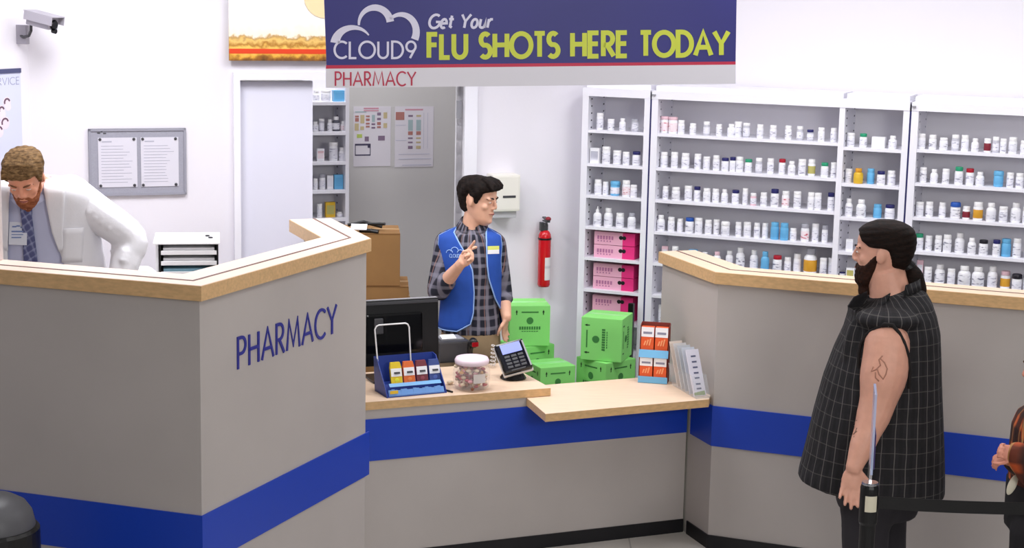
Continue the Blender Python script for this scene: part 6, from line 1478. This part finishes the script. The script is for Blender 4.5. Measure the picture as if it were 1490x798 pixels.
# ------------------------------------------------------------------ shopper cut by the picture's edge
def shopper():
    Y0 = 6.35; skin = skin_mat('skin_shopper', (208, 140, 118))
    T = Torso([(588, 1512, 1548, Y0, .055), (596, 1496, 1560, Y0, .10), (606, 1488, 1566, Y0, .16), (625, 1480, 1570, Y0, .18), (660, 1476, 1572, Y0, .18), (700, 1474, 1572, Y0, .17), (735, 1472, 1574, Y0, .175), (770, 1470, 1576, Y0, .18)])
    bm = B(); T.add(bm, -.012)
    H = Head(dep(1525, 577, Y0), Vector((-.98, -.1, -.05)), UP, .95); H.add(bm); tube(bm, [dep(1530, 600, Y0), dep(1525, 560, Y0)], [.06, .055], 14)
    s1, e1, w1 = dep(1512, 618, Y0-.17), dep(1506, 688, Y0-.20), dep(1478, 660, Y0-.26)
    s2_, e2_, w2 = dep(1512, 618, Y0+.17), dep(1504, 690, Y0+.18), dep(1474, 668, Y0-.14)
    for s_, e_, w__ in ((s1, e1, w1), (s2_, e2_, w2)): limb(bm, [s_, (s_+e_)/2, e_], [.048, .042, .038]); limb(bm, [e_, (e_+w__)/2, w__], [.038, .034, .026])
    hand(bm, w1, Vector((-1, -.05, .15)), Vector((.1, .9, -.3)), 1, (.9, 1.0, 1.05, 1.1), .74); hand(bm, w2, Vector((-.9, -.3, .1)), Vector((.0, -.5, .8)), -1, (.8, .8, .9, .9), .72)
    h1, h2 = dep(1515, 780, Y0-.09), dep(1518, 780, Y0+.09); ka, kb = Vector((h1.x-.03, h1.y, .40)), Vector((h2.x, h2.y, .40)); aa, ab = Vector((ka.x+.03, ka.y, .08)), Vector((kb.x+.03, kb.y, .08))
    leg(bm, h1, ka, aa, .09, .055, .04); leg(bm, h2, kb, ab, .09, .055, .04)
    body = fuse('person', bm, skin, None, .006, 2); set_origin(body, (h1.x, Y0, 0))
    finish_person(body, 'shopper in orange and black plaid jacket, mostly beyond the photo edge')
    hm = hair_mat('hair_shopper', (60, 36, 24), (96, 62, 40)); H.details(body, hm, .6)
    H.shell('hair', lambda th, z: -.006+sst(hairline(th, .176, .15, .10, .05, -.02)-.003, hairline(th, .176, .15, .10, .05, -.02)+.01, z)*.022, hm, body, z0=-.03, voxel=.005)
    pj = plaid('shopper_plaid', (186, 78, 30), [(0, .11, .055, (38, 24, 22), .9, 0), (1, .11, .055, (38, 24, 22), .8, 0), (0, .11, .006, (190, 150, 90), .6, .05)], cen=(dep(1530, 650, Y0).x, Y0), rad=.2)
    bm = B(); T.add(bm, .008, y1=735); limb(bm, [s1, (s1+e1)/2, e1, (e1+w1)/2, w1*.9+e1*.1], [.062, .062, .062, .056, .050]); limb(bm, [s2_, (s2_+e2_)/2, e2_, (e2_+w2)/2, w2*.9+e2_*.1], [.062, .062, .060, .054, .048])
    fuse('plaid_jacket', bm, pj, body, .008, 3)
    bm = B(); ellipsoid(bm, dep(1473, 706, Y0-.17), (.016, .012, .042), rot=Matrix.Rotation(.35, 3, 'Y')); obj('white_shirt_hem', bm, mat('cream_cloth', (206, 200, 180), .8), body, smooth=True)
    bm = B(); T.add(bm, .014, y0=700); leg(bm, h1, ka, aa, .12, .075, .06); leg(bm, h2, kb, ab, .12, .075, .06); fuse('trousers', bm, mat('black_trousers', (22, 20, 24), .9), body, .009, 3)
    for a in (aa, ab): shoe(body, Vector((a.x, a.y, 0)), R_(180), .85)
shopper()

# ================================================================== LIGHT AND CAMERA
def area(name, loc, size, power, col=(1, 1, 1), rot=(0, 0, 0), sy=None):
    l = bpy.data.lights.new(name, 'AREA'); l.energy = power; l.color = col; l.size = size
    if sy: l.shape = 'RECTANGLE'; l.size_y = sy
    o = bpy.data.objects.new(name, l); C.objects.link(o); o.location = loc; o.rotation_euler = rot; return o
LP = [(-1.75, 7.3, 50), (-.3, 7.75, 32), (1.25, 7.75, 30), (2.7, 7.3, 26)]
for i, (x, y, p) in enumerate(LP):
    area('pharmacy_ceiling_lamp', (x, y, CEIL-.06), .6, p, (.97, .97, 1), sy=1.1)
    bm = B(); box(bm, (x, y, CEIL-.02), (.62, 1.12, .04)); box(bm, (x, y, CEIL-.045), (.60, 1.10, .01))
    tag(obj('ceiling_light', bm, M['trimwhite']), ['rectangular ceiling light above the pharmacist', 'rectangular ceiling light above the clerk', 'rectangular ceiling light before the wide bay', 'rectangular ceiling light above the ponytailed man side'][i], 'ceiling light')
area('back_room_lamp', tuple(BW+ub*((sO0+sO1)/2)+nb*.75+UP*(CEIL-.08)), .5, 24)
area('store_ceiling_fill', (-1.0, 3.4, CEIL-.06), 1.0, 7, (1, .97, .95))
area('store_ceiling_fill', (2.6, 4.2, CEIL-.06), 1.0, 12, (1, .97, .95))
area('store_ceiling_fill', (.5, 5.3, CEIL-.06), .9, 14, (1, .98, .96))  # unseen fill added in front of the banner to brighten its face
def aim(o, t): o.rotation_euler = (Vector(t)-o.location).to_track_quat('-Z', 'Y').to_euler()
aim(area('shelf_fill_lamp', (2.8, .6, 3.25), 1.6, 160, (1, .985, .98)), (1.4, 8.8, 1.4))  # tilted fill with no real fixture, added to brighten the shelf backs
aim(area('shelf_fill_lamp', (.3, .3, 3.3), 1.4, 40, (1, .985, .98)), (.8, 9, 1.4))  # weaker added fill, also thrown into the shelves
w_ = bpy.data.worlds.new('World'); bpy.context.scene.world = w_; w_.use_nodes = True
w_.node_tree.nodes['Background'].inputs['Color'].default_value = (.80, .82, .9, 1); w_.node_tree.nodes['Background'].inputs['Strength'].default_value = .17
cam = bpy.data.cameras.new('Camera'); co_ = bpy.data.objects.new('Camera', cam); C.objects.link(co_)
cam.sensor_width = 36; cam.lens = F_PX/1490*36; cam.clip_start = .05
m4 = Matrix((_R, _U, -_F)).transposed().to_4x4(); m4.translation = CAM; co_.matrix_world = m4
sc = bpy.context.scene; sc.camera = co_
sc.view_settings.view_transform = 'Standard'; sc.view_settings.look = 'None'; sc.view_settings.gamma = 1; sc.view_settings.use_curve_mapping = False
sc.view_settings.exposure = 0.0
